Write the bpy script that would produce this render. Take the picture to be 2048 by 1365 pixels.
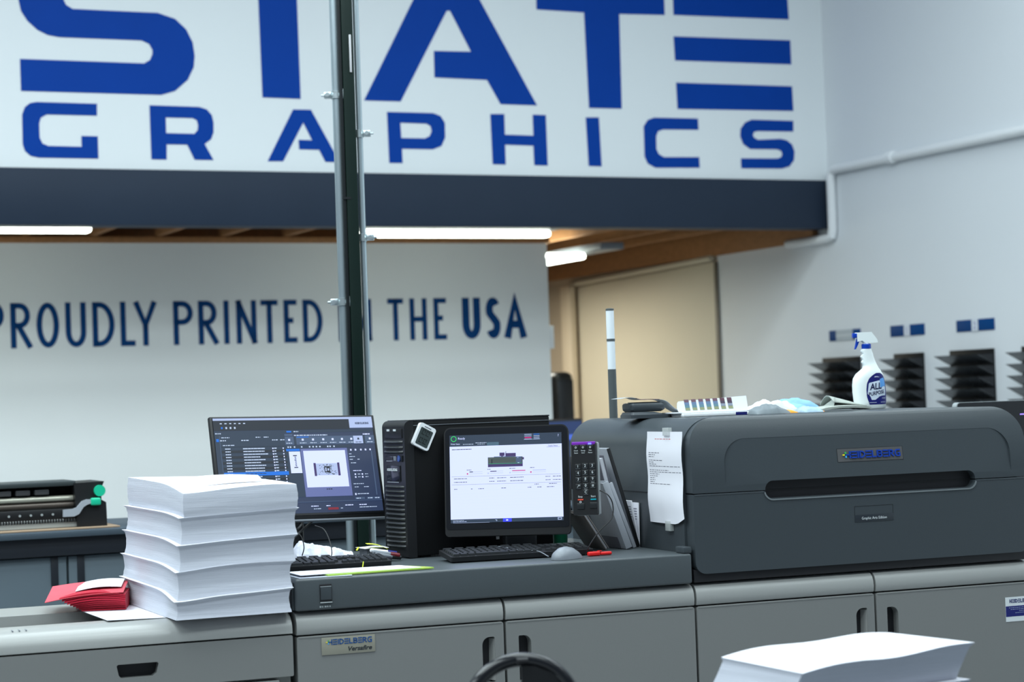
import bpy, bmesh, math, random
from math import sin, cos, pi, radians, sqrt, atan2
from mathutils import Vector, Matrix, noise
from mathutils.geometry import tessellate_polygon
random.seed(7)
C = bpy.context.scene.collection
scn = bpy.context.scene
for o in list(bpy.data.objects): bpy.data.objects.remove(o)

# ------------------------------------------------------------------ camera
FPX = 4100.0; ROLL = radians(2.0); PITCH = radians(1.638); H = 1.45
fw = Vector((0, cos(PITCH), sin(PITCH))); r0 = Vector((1, 0, 0)); u0 = Vector((0, -sin(PITCH), cos(PITCH)))
RT = cos(ROLL) * r0 - sin(ROLL) * u0
UP = sin(ROLL) * r0 + cos(ROLL) * u0
cam_d = bpy.data.cameras.new('camera'); cam = bpy.data.objects.new('camera', cam_d); C.objects.link(cam)
cam.matrix_world = Matrix(((RT.x, UP.x, -fw.x, 0), (RT.y, UP.y, -fw.y, 0), (RT.z, UP.z, -fw.z, H), (0, 0, 0, 1)))
cam_d.sensor_width = 36; cam_d.lens = 36 * FPX / 2048
cam_d.dof.use_dof = True; cam_d.dof.focus_distance = 6.25; cam_d.dof.aperture_fstop = 3.4; cam_d.dof.aperture_blades = 8
cam_d.clip_start = .05; cam_d.clip_end = 100
scn.camera = cam
# ------------------------------------------------------------------ view, world and the hall's ceiling lamps, plus an added passage fill
scn.view_settings.view_transform = 'Standard'; scn.view_settings.look = 'None'
scn.view_settings.exposure = 0.48; scn.view_settings.gamma = 1.0; scn.view_settings.use_curve_mapping = False
w = bpy.data.worlds.new('world'); scn.world = w; w.use_nodes = True
bg = w.node_tree.nodes['Background']; bg.inputs[0].default_value = (.62, .78, 1.0, 1); bg.inputs[1].default_value = .12

def frame(px_, py_, dist, deg):
    r = fw + (px_ - 1024) / FPX * RT + (682.5 - py_) / FPX * UP
    k = dist / r.y; a = radians(deg)
    return Matrix(((cos(a), -sin(a), 0, r.x * k), (sin(a), cos(a), 0, dist), (0, 0, 1, 0), (0, 0, 0, 1)))
PF = frame(1385, 1110, 6.1, 21)      # press frame: s along its front, t towards its back, z up
BF = frame(1655, 350, 13.67, 25)     # building frame: s = 0 is the right wall, t = 0 the mezzanine front
def ray(x, y): return fw + (x - 1024) / FPX * RT + (682.5 - y) / FPX * UP
def hit(fr, x, y, ax, v):
    inv = fr.inverted(); o = inv @ Vector((0, 0, H)); d = (inv.to_3x3() @ ray(x, y)); k = (v - o[ax]) / d[ax]
    return o + d * k
def PT(x, y, t=0.0): q = hit(PF, x, y, 1, t); return q.x, q.z
def BT(x, y, t=0.0): q = hit(BF, x, y, 1, t); return q.x, q.z
def BS(x, y, s=0.0): q = hit(BF, x, y, 0, s); return q.y, q.z
def PS(x, y, s=0.0): q = hit(PF, x, y, 0, s); return q.y, q.z
def PZ(x, y, z): q = hit(PF, x, y, 2, z); return q.x, q.y
def BZ(x, y, z): q = hit(BF, x, y, 2, z); return q.x, q.y

def area(name, fr, s, t, z, sx, sy, watt, col, tilt=0):
    l = bpy.data.lights.new(name, 'AREA'); l.shape = 'RECTANGLE'; l.size = sx; l.size_y = sy; l.energy = watt; l.color = col
    o = bpy.data.objects.new(name, l); C.objects.link(o)
    o.matrix_world = fr @ Matrix.Translation((s, t, z)) @ Matrix.Rotation(tilt, 4, 'X')
    return o
COOL = (.84, .97, 1.0)
for i, (t, wt) in enumerate(((-3.5, 66), (-5.2, 54), (-7.2, 64), (-9.4, 58), (-12.5, 16))):
    for s, k in ((-1.9, .6), (-5.0, .9), (-8.3, 1.2), (-11.6, .8)):
        area('hall_lamp', BF, s, t, 5.2, 2.4, 1.2, wt * k, COOL)
area('passage_fill', BF, -1.3, 3.1, 2.38, .12, 1.2, 36, (1.0, .98, .86))  # added warm fill near the far tube lamp, brightens the cream door

# ------------------------------------------------------------------ materials
MATS = {}
def mat(name, col, rough=.5, metal=0., spec=.5, var=.0, scale=30., bump=0., emis=0., alpha=None, trans=0., ior=1.45, stretch=None, coat=0.):
    if name in MATS: return MATS[name]
    m = bpy.data.materials.new(name); m.use_nodes = True; nt = m.node_tree; N = nt.nodes; L = nt.links
    b = N['Principled BSDF']; c = (*col, 1)
    b.inputs['Base Color'].default_value = c; b.inputs['Roughness'].default_value = rough; b.inputs['Metallic'].default_value = metal
    b.inputs['Specular IOR Level'].default_value = spec; b.inputs['IOR'].default_value = ior
    b.inputs['Coat Weight'].default_value = coat
    if trans: b.inputs['Transmission Weight'].default_value = trans
    if alpha is not None: b.inputs['Alpha'].default_value = alpha
    if emis:
        b.inputs['Emission Color'].default_value = c; b.inputs['Emission Strength'].default_value = emis
        b.inputs['Base Color'].default_value = (.01, .01, .01, 1)
    if var or bump:
        tc = N.new('ShaderNodeTexCoord'); mp = N.new('ShaderNodeMapping'); nz = N.new('ShaderNodeTexNoise')
        nz.inputs['Scale'].default_value = scale; nz.inputs['Detail'].default_value = 4
        if stretch: mp.inputs['Scale'].default_value = stretch
        L.new(tc.outputs['Object'], mp.inputs[0]); L.new(mp.outputs[0], nz.inputs[0])
        if var:
            rp = N.new('ShaderNodeMapRange'); rp.inputs[3].default_value = 1 - var; rp.inputs[4].default_value = 1 + var
            mx = N.new('ShaderNodeVectorMath'); mx.operation = 'SCALE'; mx.inputs[0].default_value = col
            L.new(nz.outputs[0], rp.inputs[0]); L.new(rp.outputs[0], mx.inputs['Scale']); L.new(mx.outputs[0], b.inputs['Base Color'])
        if bump:
            bp = N.new('ShaderNodeBump'); bp.inputs['Strength'].default_value = bump; bp.inputs['Distance'].default_value = .002
            L.new(nz.outputs[0], bp.inputs['Height']); L.new(bp.outputs[0], b.inputs['Normal'])
    MATS[name] = m; return m
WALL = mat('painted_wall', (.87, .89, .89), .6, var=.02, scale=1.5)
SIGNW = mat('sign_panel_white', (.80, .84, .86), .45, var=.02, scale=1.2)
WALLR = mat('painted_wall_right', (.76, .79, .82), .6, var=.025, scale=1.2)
TAN = mat('tan_paint', (.50, .42, .32), .6, var=.03, scale=2)
CREAM = mat('cream_paint', (.66, .60, .47), .55, var=.03, scale=2)
BEAM = mat('slate_beam', (.022, .034, .058), .5, spec=.2, var=.08, scale=3)
BLUE = mat('blue_vinyl', (.0, .048, .33), .5, spec=.12, var=.05, scale=4)
BLUE2 = mat('blue_wall_letters', (.001, .05, .19), .5, spec=.12, var=.05, scale=4)
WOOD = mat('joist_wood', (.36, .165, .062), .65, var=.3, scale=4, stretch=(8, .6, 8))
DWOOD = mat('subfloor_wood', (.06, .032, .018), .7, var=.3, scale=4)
FLOORM = mat('concrete_floor', (.28, .29, .30), .4, var=.12, scale=2, bump=.1)
STEELG = mat('green_steel', (.004, .014, .011), .35, var=.15, scale=12)
STEELK = mat('black_steel', (.006, .009, .011), .4, var=.1, scale=12)
GALV = mat('galvanised', (.42, .50, .54), .28, metal=.7, var=.18, scale=14, stretch=(1, 1, .3))
ZINC = mat('zinc_clamp', (.62, .70, .72), .25, metal=.8, var=.1, scale=30)
BEIGE = mat('warm_grey_plastic', (.196, .200, .196), .42, var=.04, scale=300, bump=.08)
BEIGEL = mat('warm_grey_cap', (.315, .32, .312), .30, var=.03, scale=300, bump=.06)
SLATE = mat('slate_plastic', (.046, .056, .064), .33, var=.05, scale=260, bump=.08)
SLATEC = mat('slate_counter', (.066, .078, .086), .36, var=.06, scale=200, bump=.06)
DARK = mat('dark_recess', (.010, .010, .013), .5, var=.1, scale=40)
BLK = mat('black_plastic', (.009, .0095, .011), .42, var=.1, scale=60)
BLKM = mat('matte_black_panel', (.0045, .0048, .0056), .5, spec=.25, var=.1, scale=40)
BLKG = mat('gloss_black', (.012, .013, .016), .13, var=.05, scale=40)
GREYP = mat('mid_grey_plastic', (.20, .22, .25), .38, var=.04, scale=60)
SILV = mat('silver_plastic', (.50, .54, .55), .3, metal=.4, var=.05, scale=60)
WHITEP = mat('white_plastic', (.82, .84, .86), .35, var=.02, scale=40)
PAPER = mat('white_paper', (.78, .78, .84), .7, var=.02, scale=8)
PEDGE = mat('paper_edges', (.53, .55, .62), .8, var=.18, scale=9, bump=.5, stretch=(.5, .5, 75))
INK = mat('grey_ink', (.10, .10, .13), .7, var=.05, scale=30)
REDI = mat('red_ink', (.6, .05, .05), .7, var=.05, scale=30)
REDP = mat('red_paper', (.46, .006, .030), .6, var=.12, scale=10)
REDT = mat('pale_red_paper', (.66, .08, .11), .6, var=.25, scale=14)
REDM = mat('red_plastic', (.75, .015, .015), .3, var=.05, scale=30)
LIME = mat('lime_card', (.42, .62, .10), .6, var=.05, scale=20)
YELL = mat('yellow_plastic', (.72, .80, .06), .45, var=.08, scale=20)
GREEN = mat('green_plastic', (.0, .16, .075), .35, var=.08, scale=20)
MINT = mat('mint_plastic', (.01, .50, .29), .35, var=.08, scale=20)
BAG = mat('clear_bag', (.78, .80, .90), .22, var=.15, scale=26, bump=.6, alpha=.72)
CLOTHB = mat('pale_blue_cloth', (.22, .42, .66), .85, var=.12, scale=40, bump=.3)
CLOTHW = mat('white_cloth', (.58, .63, .68), .85, var=.15, scale=40, bump=.3)
CLOTHG = mat('grey_felt_cloth', (.36, .39, .36), .9, var=.15, scale=60, bump=.4)
GLOVE = mat('grey_rubber', (.16, .19, .21), .6, var=.15, scale=40, bump=.2)
ORANGE = mat('orange_cloth', (.85, .30, .02), .7, var=.1, scale=40)
CARD = mat('cardboard', (.34, .24, .16), .8, var=.15, scale=20)
BENCHM = mat('bench_slate', (.050, .070, .092), .45, var=.06, scale=10)
BENCHK = mat('bench_dark', (.010, .013, .020), .5, var=.06, scale=10)
CABM = mat('cabinet_blue_grey', (.09, .12, .145), .5, var=.05, scale=6)
BOTW = mat('bottle_white', (.80, .86, .86), .28, var=.02, scale=20)
CAPB = mat('blue_plastic', (.0, .045, .42), .3, var=.04, scale=20)
NAVY = mat('navy_label', (.008, .012, .14), .35, var=.04, scale=30)
SKYB = mat('sky_blue_print', (.10, .33, .75), .4, var=.06, scale=30)
LOGOB = mat('logo_blue', (.006, .045, .34), .3, var=.04, scale=30)
LOGOY = mat('logo_yellow', (.85, .72, .02), .35, var=.04, scale=30)
LOGOG = mat('logo_green', (.03, .42, .10), .35, var=.04, scale=30)
LOGOC = mat('logo_cyan', (.05, .42, .80), .35, var=.04, scale=30)
TANL = mat('badge_grey', (.28, .27, .22), .35, var=.04, scale=30)
WTXT = mat('white_print', (.62, .66, .68), .5, var=.03, scale=30)
PURP = mat('purple_gloss', (.20, .03, .42), .2, var=.05, scale=30)
CYANP = mat('teal_print', (.0, .35, .45), .4, var=.05, scale=30)
ORNP = mat('orange_print', (.75, .08, .04), .4, var=.05, scale=30)
TUBE = mat('lit_tube', (.90, 1.0, .86), emis=7.)
def em(n, c, k=1.): return mat(n, c, emis=k)
E_BAR = em('screen_slate', (.013, .027, .055)); E_BG = em('screen_navy', (.016, .028, .070)); E_DK = em('screen_black', (.006, .010, .020))
E_W = em('screen_white', (.52, .59, .92), 1.0); E_LT = em('screen_light', (.32, .40, .62)); E_LAV = em('screen_lavender', (.095, .12, .29))
E_BL = em('screen_blue', (.0, .12, .55)); E_VB = em('screen_vivid_blue', (.02, .03, 1.0), 1.5); E_TX = em('screen_text', (.42, .52, .70), .9); E_TXD = em('screen_dark_text', (.03, .03, .07))
E_GR = em('screen_green', (.02, .62, .12)); E_RD = em('screen_red', (.16, .012, .025)); E_MG = em('screen_magenta', (.45, .02, .16)); E_PU = em('screen_purple', (.035, .02, .10)); E_MID = em('screen_mid', (.045, .075, .14)); E_LINE = em('screen_line', (.36, .42, .66)); E_OLIV = em('screen_grey_green', (.05, .07, .07))
LED = em('blue_led', (.05, .06, 1.0), 5.)
LAMPW = mat('frosted_lamp', (.78, .84, .88), .3, var=.02, scale=20)
LCD = mat('lcd_grey', (.045, .060, .060), .25, var=.15, scale=60)

# ------------------------------------------------------------------ helpers
WM = {}
def thing(name, label, cat, M=None, group=None, kind=None, parent=None):
    o = bpy.data.objects.new(name, None); C.objects.link(o); o.empty_display_size = .1
    M = M or Matrix.Identity(4); o.matrix_world = M; WM[o] = M
    if label: o['label'] = label
    if cat: o['category'] = cat
    if group: o['group'] = group
    if kind: o['kind'] = kind
    return o
def at(fr, s, t, z, rz=0): return fr @ Matrix.Translation((s, t, z)) @ Matrix.Rotation(rz, 4, 'Z')
class G:
    """collects shapes given in a frame; build() links them as one mesh object"""
    def __init__(self, fr=None): self.v = []; self.f = []; self.m = []; self.mats = []; self.fr = fr or Matrix.Identity(4); self.cm = 0
    def use(self, m):
        if m not in self.mats: self.mats.append(m)
        self.cm = self.mats.index(m); return self
    def add(self, vs, fs):
        n = len(self.v); self.v += [Vector(p) for p in vs]
        for f in fs: self.f.append([i + n for i in f]); self.m.append(self.cm)
        return self
    def bm(self, b, M=None):
        b.verts.index_update(); vs = [(M @ v.co if M else v.co.copy()) for v in b.verts]
        self.add(vs, [[v.index for v in f.verts] for f in b.faces]); b.free(); return self
    def box(self, s0, s1, t0, t1, z0, z1, r=0, seg=2, M=None):
        b = bmesh.new(); s0, s1 = sorted((s0, s1)); t0, t1 = sorted((t0, t1)); z0, z1 = sorted((z0, z1))
        vs = [b.verts.new(p) for p in ((s0, t0, z0), (s1, t0, z0), (s1, t1, z0), (s0, t1, z0), (s0, t0, z1), (s1, t0, z1), (s1, t1, z1), (s0, t1, z1))]
        for f in ((0, 3, 2, 1), (4, 5, 6, 7), (0, 1, 5, 4), (1, 2, 6, 5), (2, 3, 7, 6), (3, 0, 4, 7)): b.faces.new([vs[i] for i in f])
        r = min(r, .49 * min(s1 - s0, t1 - t0, z1 - z0))
        if r > 0: bmesh.ops.bevel(b, geom=b.edges[:], offset=r, segments=seg, profile=.5, affect='EDGES')
        return self.bm(b, M)
    def plate(self, outer, holes=(), ax='t', lo=0., hi=.01, M=None, bev=0):
        """polygon in the plane across ax, with holes, extruded lo..hi"""
        loops = [list(outer)] + [list(h) for h in holes]
        def P(p, d): q = {'t': (p[0], d, p[1]), 's': (d, p[0], p[1]), 'z': (p[0], p[1], d)}[ax]; return M @ Vector(q) if M else Vector(q)
        pts = [p for l in loops for p in l]; n = len(pts)
        tri = tessellate_polygon([[Vector((p[0], p[1], 0)) for p in l] for l in loops])
        vs = [P(p, lo) for p in pts] + [P(p, hi) for p in pts]; fs = []
        sgn = 1 if ax == 's' else 1
        for a, b_, c in tri:
            A, B_, C_ = pts[a], pts[b_], pts[c]
            ccw = (B_[0] - A[0]) * (C_[1] - A[1]) - (B_[1] - A[1]) * (C_[0] - A[0]) > 0
            if not ccw: b_, c = c, b_
            fs.append((a, b_, c)); fs.append((n + a, n + c, n + b_))
        k = 0
        for l in loops:
            m = len(l)
            for i in range(m): j = (i + 1) % m; fs.append((k + i, n + k + i, n + k + j, k + j))
            k += m
        return self.add(vs, fs)
    def tube(self, pts, r, n=10, cap=True):
        pts = [Vector(p) for p in pts]; rs = r if isinstance(r, (list, tuple)) else [r] * len(pts); vs = []; fs = []
        up = Vector((0, 0, 1)); d0 = (pts[1] - pts[0]).normalized()
        if abs(d0.dot(up)) > .9: up = Vector((1, 0, 0))
        x = d0.cross(up).normalized()
        for i, p in enumerate(pts):
            d = (pts[min(i + 1, len(pts) - 1)] - pts[max(i - 1, 0)]).normalized(); x = (x - d * x.dot(d)).normalized(); y = d.cross(x)
            for k in range(n): a = 2 * pi * k / n; vs.append(p + (x * cos(a) + y * sin(a)) * rs[i])
        for i in range(len(pts) - 1):
            for k in range(n): fs.append((i * n + k, i * n + (k + 1) % n, (i + 1) * n + (k + 1) % n, (i + 1) * n + k))
        if cap: fs.append(tuple(range(n))[::-1]); fs.append(tuple((len(pts) - 1) * n + k for k in range(n)))
        return self.add(vs, fs)
    def loft(self, rings, cap=True):
        n = len(rings[0]); vs = [p for r_ in rings for p in r_]; fs = []
        for i in range(len(rings) - 1):
            for k in range(n): fs.append((i * n + k, i * n + (k + 1) % n, (i + 1) * n + (k + 1) % n, (i + 1) * n + k))
        if cap: fs.append(tuple(range(n))[::-1]); fs.append(tuple((len(rings) - 1) * n + k for k in range(n)))
        return self.add(vs, fs)
    def lathe(self, prof, c, n=24):
        return self.loft([[(c[0] + r * cos(2 * pi * k / n), c[1] + r * sin(2 * pi * k / n), c[2] + z) for k in range(n)] for r, z in prof])
    def grid(self, fn, nu, nv):
        vs = [fn(i / nu, j / nv) for j in range(nv + 1) for i in range(nu + 1)]
        fs = [(j * (nu + 1) + i, j * (nu + 1) + i + 1, (j + 1) * (nu + 1) + i + 1, (j + 1) * (nu + 1) + i) for j in range(nv) for i in range(nu)]
        return self.add(vs, fs)
    def sheet(self, fn, nu, nv, th):
        """a thin solid sheet: fn gives the middle surface, th the thickness along local z or a vector"""
        tv = Vector(th) if isinstance(th, (tuple, list, Vector)) else Vector((0, 0, th))
        A = [Vector(fn(i / nu, j / nv)) for j in range(nv + 1) for i in range(nu + 1)]; n = len(A)
        vs = A + [p + tv for p in A]; q = lambda i, j: j * (nu + 1) + i; fs = []
        for j in range(nv):
            for i in range(nu): f = (q(i, j), q(i + 1, j), q(i + 1, j + 1), q(i, j + 1)); fs.append(f[::-1]); fs.append(tuple(k + n for k in f))
        for i in range(nu): fs.append((q(i, 0), q(i + 1, 0), q(i + 1, 0) + n, q(i, 0) + n)); fs.append((q(i + 1, nv), q(i, nv), q(i, nv) + n, q(i + 1, nv) + n))
        for j in range(nv): fs.append((q(0, j + 1), q(0, j), q(0, j) + n, q(0, j + 1) + n)); fs.append((q(nu, j), q(nu, j + 1), q(nu, j + 1) + n, q(nu, j) + n))
        return self.add(vs, fs)
    def stroke(self, pts, wd, lo, hi, closed=False):
        """a polyline with width in the s-z plane, extruded t = lo..hi"""
        pts = [Vector((p[0], p[1])) for p in pts]; n = len(pts); L = []; R = []
        for i, p in enumerate(pts):
            a = pts[(i - 1) % n] if (i or closed) else None; b = pts[(i + 1) % n] if (i < n - 1 or closed) else None
            d1 = (p - a).normalized() if a is not None else None; d2 = (b - p).normalized() if b is not None else None
            if d1 is None: d1 = d2
            if d2 is None: d2 = d1
            d = (d1 + d2); d = d.normalized() if d.length > 1e-6 else d1
            nn = Vector((-d.y, d.x)); k = wd / 2 / max(.45, nn.dot(Vector((-d1.y, d1.x)))); L.append(p + nn * k); R.append(p - nn * k)
        m = n if closed else n - 1
        vs = [(q.x, lo, q.y) for q in L + R] + [(q.x, hi, q.y) for q in L + R]; N2 = 2 * n; fs = []
        for i in range(m):
            j = (i + 1) % n
            fs += [(i, n + i, n + j, j), (N2 + i, N2 + j, N2 + n + j, N2 + n + i), (i, j, N2 + j, N2 + i), (n + i, N2 + n + i, N2 + n + j, n + j)]
        if not closed: fs += [(0, N2, N2 + n, n), (n - 1, 2 * n - 1, N2 + 2 * n - 1, N2 + n - 1)]
        return self.add(vs, fs)
    def text(self, s, x, z, h, t, th=.0006, align='LEFT', sx=1., shear=0., M=None, bold=0.):
        cu = bpy.data.curves.new('txt', 'FONT'); cu.body = s; cu.size = h / .72; cu.extrude = th / 2; cu.align_x = align; cu.shear = shear
        cu.resolution_u = 3; cu.offset = bold * h
        ob = bpy.data.objects.new('txt', cu); C.objects.link(ob); bpy.context.view_layer.update()
        me = bpy.data.meshes.new_from_object(ob.evaluated_get(bpy.context.evaluated_depsgraph_get()))
        vs = [Vector((x + v.co.x * sx, t - v.co.z, z + v.co.y)) for v in me.vertices]
        if M: vs = [M @ v for v in vs]
        self.add(vs, [tuple(p.vertices) for p in me.polygons])
        bpy.data.objects.remove(ob); bpy.data.meshes.remove(me); bpy.data.curves.remove(cu); return self
    def build(self, name, m, parent=None, smooth=35, label=None, root=None, weld=False):
        if m and not self.mats: self.mats = [m]
        elif m and m not in self.mats: self.mats.insert(0, m); self.m = [i + 1 for i in self.m] if len(self.mats) > 1 else self.m
        base = WM[parent] if parent else (root or Matrix.Identity(4))
        X = base.inverted() @ self.fr
        me = bpy.data.meshes.new(name); me.from_pydata([X @ v for v in self.v], [], self.f); me.update()
        for q in self.mats: me.materials.append(q)
        for p, k in zip(me.polygons, self.m): p.material_index = k
        b = bmesh.new(); b.from_mesh(me)
        if weld: bmesh.ops.remove_doubles(b, verts=b.verts, dist=1e-5)
        bmesh.ops.recalc_face_normals(b, faces=b.faces); b.to_mesh(me); b.free()
        if smooth:
            me.shade_smooth(); me.set_sharp_from_angle(angle=radians(smooth))
        o = bpy.data.objects.new(name, me); C.objects.link(o)
        if parent: o.parent = parent; WM[o] = base
        else: o.matrix_world = base; WM[o] = base
        if label: o['label'] = label
        return o
def tag(o, label, cat, group=None, kind=None):
    o['label'] = label; o['category'] = cat
    if group: o['group'] = group
    if kind: o['kind'] = kind
    return o
def struct(o, label=None):
    o['kind'] = 'structure'
    if label: o['label'] = label
    return o
def rr(x0, x1, y0, y1, r, n=5, corners=(1, 1, 1, 1)):
    """rounded rectangle, corners: bottom-left, bottom-right, top-right, top-left; r may be a 4-tuple"""
    R = r if isinstance(r, tuple) else (r, r, r, r); out = []
    for k, (cx, cy, a0) in enumerate(((x0, y0, 180), (x1, y0, 270), (x1, y1, 0), (x0, y1, 90))):
        q = R[k] * corners[k]
        if q <= 0: out.append((cx, cy)); continue
        ox = cx + q if k in (0, 3) else cx - q; oy = cy + q if k in (0, 1) else cy - q
        for i in range(n + 1): a = radians(a0 + 90 * i / n); out.append((ox + q * cos(a), oy + q * sin(a)))
    return out
def boolean(go, cuts, op='DIFFERENCE'):
    """mesh boolean between collected shapes in the same frame; gives a G"""
    def mk(g):
        me = bpy.data.meshes.new('tmp'); me.from_pydata([tuple(v) for v in g.v], [], g.f); me.update()
        b = bmesh.new(); b.from_mesh(me); bmesh.ops.remove_doubles(b, verts=b.verts, dist=1e-6); bmesh.ops.recalc_face_normals(b, faces=b.faces); b.to_mesh(me); b.free()
        o = bpy.data.objects.new('tmp', me); C.objects.link(o); return o
    A = mk(go); Bs = []
    for c, o_ in cuts:
        Bo = mk(c); Bs.append(Bo); md = A.modifiers.new('b', 'BOOLEAN'); md.operation = o_; md.solver = 'EXACT'; md.object = Bo
    bpy.context.view_layer.update()
    me = bpy.data.meshes.new_from_object(A.evaluated_get(bpy.context.evaluated_depsgraph_get()))
    out = G(go.fr); out.add([v.co.copy() for v in me.vertices], [tuple(p.vertices) for p in me.polygons])
    for o in [A] + Bs: bpy.data.objects.remove(o)
    return out
def spline(pts, n=8):
    P = [Vector(p) for p in pts]; P = [2 * P[0] - P[1]] + P + [2 * P[-1] - P[-2]]; out = []
    for i in range(1, len(P) - 2):
        for k in range(n):
            t = k / n; a, b, c, d = P[i - 1:i + 3]
            out.append(.5 * ((2 * b) + (c - a) * t + (2 * a - 5 * b + 4 * c - d) * t * t + (3 * b - a - 3 * c + d) * t ** 3))
    out.append(P[-2]); return out

# ================================================================== THE HALL
struct(G(BF).box(-16, .15, -18, 8, -.1, 0).build('floor', FLOORM), 'grey concrete floor')
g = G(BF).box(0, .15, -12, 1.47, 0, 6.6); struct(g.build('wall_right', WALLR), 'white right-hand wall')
g = G(BF).box(0, .15, 1.47, 4.6, 0, 6.6); struct(g.build('wall_right_passage', TAN), 'tan wall along the passage below the mezzanine')
S_BACK = BT(1097, 600, 1.35)[0]
TB = 1.35
# mezzanine front
g = G(BF).box(-13, 0, 0, .12, 2.84, 6.6); struct(g.build('wall_mezzanine', SIGNW), 'white mezzanine front panel')
g = G(BF).box(-13, -.005, -.03, .14, 2.517, 2.838, .004); struct(g.build('trim_1', BEAM), 'slate blue beam along the lower edge of the mezzanine')
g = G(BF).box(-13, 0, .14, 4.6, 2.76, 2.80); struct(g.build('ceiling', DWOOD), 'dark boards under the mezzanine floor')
g = G(BF)
g.box(-13, S_BACK, TB, TB + .12, 0, 2.532); struct(g.build('wall_back', WALL), 'white wall below the mezzanine with blue lettering')
struct(G(BF).box(-13, S_BACK + .02, TB - .01, TB + .13, 2.532, 2.572, .003).build('trim_2', WOOD), 'wooden top plate of the white back wall')
struct(G(BF).box(-6, 0, 4.5, 4.6, 0, 2.76).build('wall_far', TAN), 'tan wall at the far end of the passage')
struct(G(BF).box(-.045, 0, .14, 4.5, 2.45, 2.76, .004).build('trim_3', WOOD), 'wooden ledger board on the right wall')
# joists
s340 = BT(340, 450)[0]; s483 = BT(483, 450)[0]; dj = (s483 - s340)
for k in range(-5, 12):
    s = s340 + k * dj + .3
    if s > -.1: break
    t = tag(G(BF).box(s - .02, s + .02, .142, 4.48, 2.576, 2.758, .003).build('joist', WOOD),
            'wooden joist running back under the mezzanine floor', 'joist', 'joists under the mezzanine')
# cream door in the passage
t0, z0 = BS(1430, 517); t1, z1 = BS(1158, 568)
dm = thing('door_1', 'large cream sliding door panel on the passage wall', None, BF @ Matrix.Translation((0, t0, 0)), kind='structure')
G(BF).plate([(t0, .02), (t1, .02), (t1, z1 - .03), (t0, z0 - .03)], (), 's', -.015, -.001).build('door_panel', CREAM, dm)
G(BF).tube([(-.04, t0 - .02, z0), (-.04, t1 + .05, z1)], .022, 10).build('top_rail', CREAM, dm)
G(BF).box(-.10, -.045, t1 - .02, t1 + .16, .02, z1 - .02, .006).build('side_frame', mat('cream_trim', (.66, .56, .42), .5, var=.03, scale=5), dm)
G(BF).box(-.018, -.002, t0 - .045, t0 - .002, .02, z0 - .03, .004).build('edge_strip', mat('bronze_trim', (.16, .14, .11), .5, var=.05, scale=9), dm)
# white pipe on the right wall
pr = .032
zt = 2.90; ze = 2.45; tc_ = -.09
pth = [(-.05, -6, zt), (-.05, tc_ - .05, zt), (-.05, tc_ - .012, zt - .012), (-.05, tc_, zt - .05), (-.05, tc_, ze + .05), (-.05, tc_ + .012, ze + .012), (-.05, tc_ + .05, ze), (-.05, tc_ + .55, ze)]
po = thing('wall_pipe', 'white painted pipe stepping down the right wall beside the mezzanine corner', 'pipe', BF @ Matrix.Translation((-.05, tc_, zt)))
G(BF).tube([(-.038, p[1], p[2]) for p in pth], .030, 12).build('pipe_run', WHITEP, po)
q = BS(1792, 313)
G(BF).tube([(-.038, q[0] - .03, zt), (-.038, q[0] + .03, zt)], .040, 12).build('coupling', WHITEP, po)
# ------- tube lamps under the mezzanine
def tube_lamp(x0, x1, y, t, lab):
    sa, za = BT(x0, y, t); sb, zb = BT(x1, y, t); z = za
    r = thing('tube_lamp', lab, 'lamp', at(BF, (sa + sb) / 2, t, z), 'fluorescent lamps under the mezzanine')
    G(BF).box(sa, sb, t - .045, t + .045, z - .022, z + .022, .02, 3).build('diffuser', TUBE, r)
    G(BF).box(sa - .04, sb + .05, t - .06, t + .06, z + .023, z + .05, .004).build('housing', GREYP, r)
tube_lamp(722, 1097, 467.5, .25, 'long lit tube lamp right of the green column under the beam')
tube_lamp(-330, 181, 457, .25, 'lit tube lamp at the left edge of the photo under the beam')
sA, tA = BZ(1168, 513, 2.44)
r = thing('tube_lamp', 'short looking lit lamp beyond the end of the lettered wall', 'lamp', at(BF, sA, tA, 2.44), 'fluorescent lamps under the mezzanine')
sB, tB = BZ(1088, 526, 2.44)
G(BF).box(sA - .30, sA + .02, tA, tB, 2.42, 2.465, .02, 3).build('diffuser', TUBE, r)
G(BF).box(sA - .02, sA + .16, tA - .3, tB, 2.466, 2.515, .005).build('housing', GREYP, r)
# ------- mezzanine lettering
Z1 = lambda p: (p[0] / 3.0118, p[1] / 3.0118); Z2 = lambda p: (680 + p[0] / 3.0118, p[1] / 3.0118); Z3 = lambda p: (1260 + p[0] / 3.957, p[1] / 3.957); ID = lambda p: p
def wl(parent, polys, holes=(), cv=ID, t=-.004):
    g = G(BF)
    for k, po_ in enumerate(polys):
        g.plate([BT(*cv(p)) for p in po_], [[BT(*cv(p)) for p in h] for h in holes] if k == 0 else (), 't', t, -.0005)
    return g.build('letter', BLUE, parent)
ls = thing('wall_lettering', 'row of huge blue block capitals on the white mezzanine front', 'sign', at(BF, -3, -.003, 3.27))
wl(ls, [[(37, 0), (42, 22), (55, 42), (75, 60), (95, 70), (118, 74.5), (283, 81), (298, 88), (305, 100), (305, 108), (300, 120), (288, 127), (40, 118), (42, 182), (322, 190), (350, 182), (375, 160), (387, 135), (389, 112), (385, 85), (372, 59), (350, 38), (315, 26), (145, 18), (132, 10), (127, 0), (127, -12), (135, -25), (150, -31), (375, -20), (375, -88), (110, -100), (75, -88), (50, -63), (39, -33)]])
wl(ls, [[(435, -18), (516, -15), (525, 195), (601, 198), (593, -10), (685, -6), (685, -82), (435, -92)]])
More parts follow.
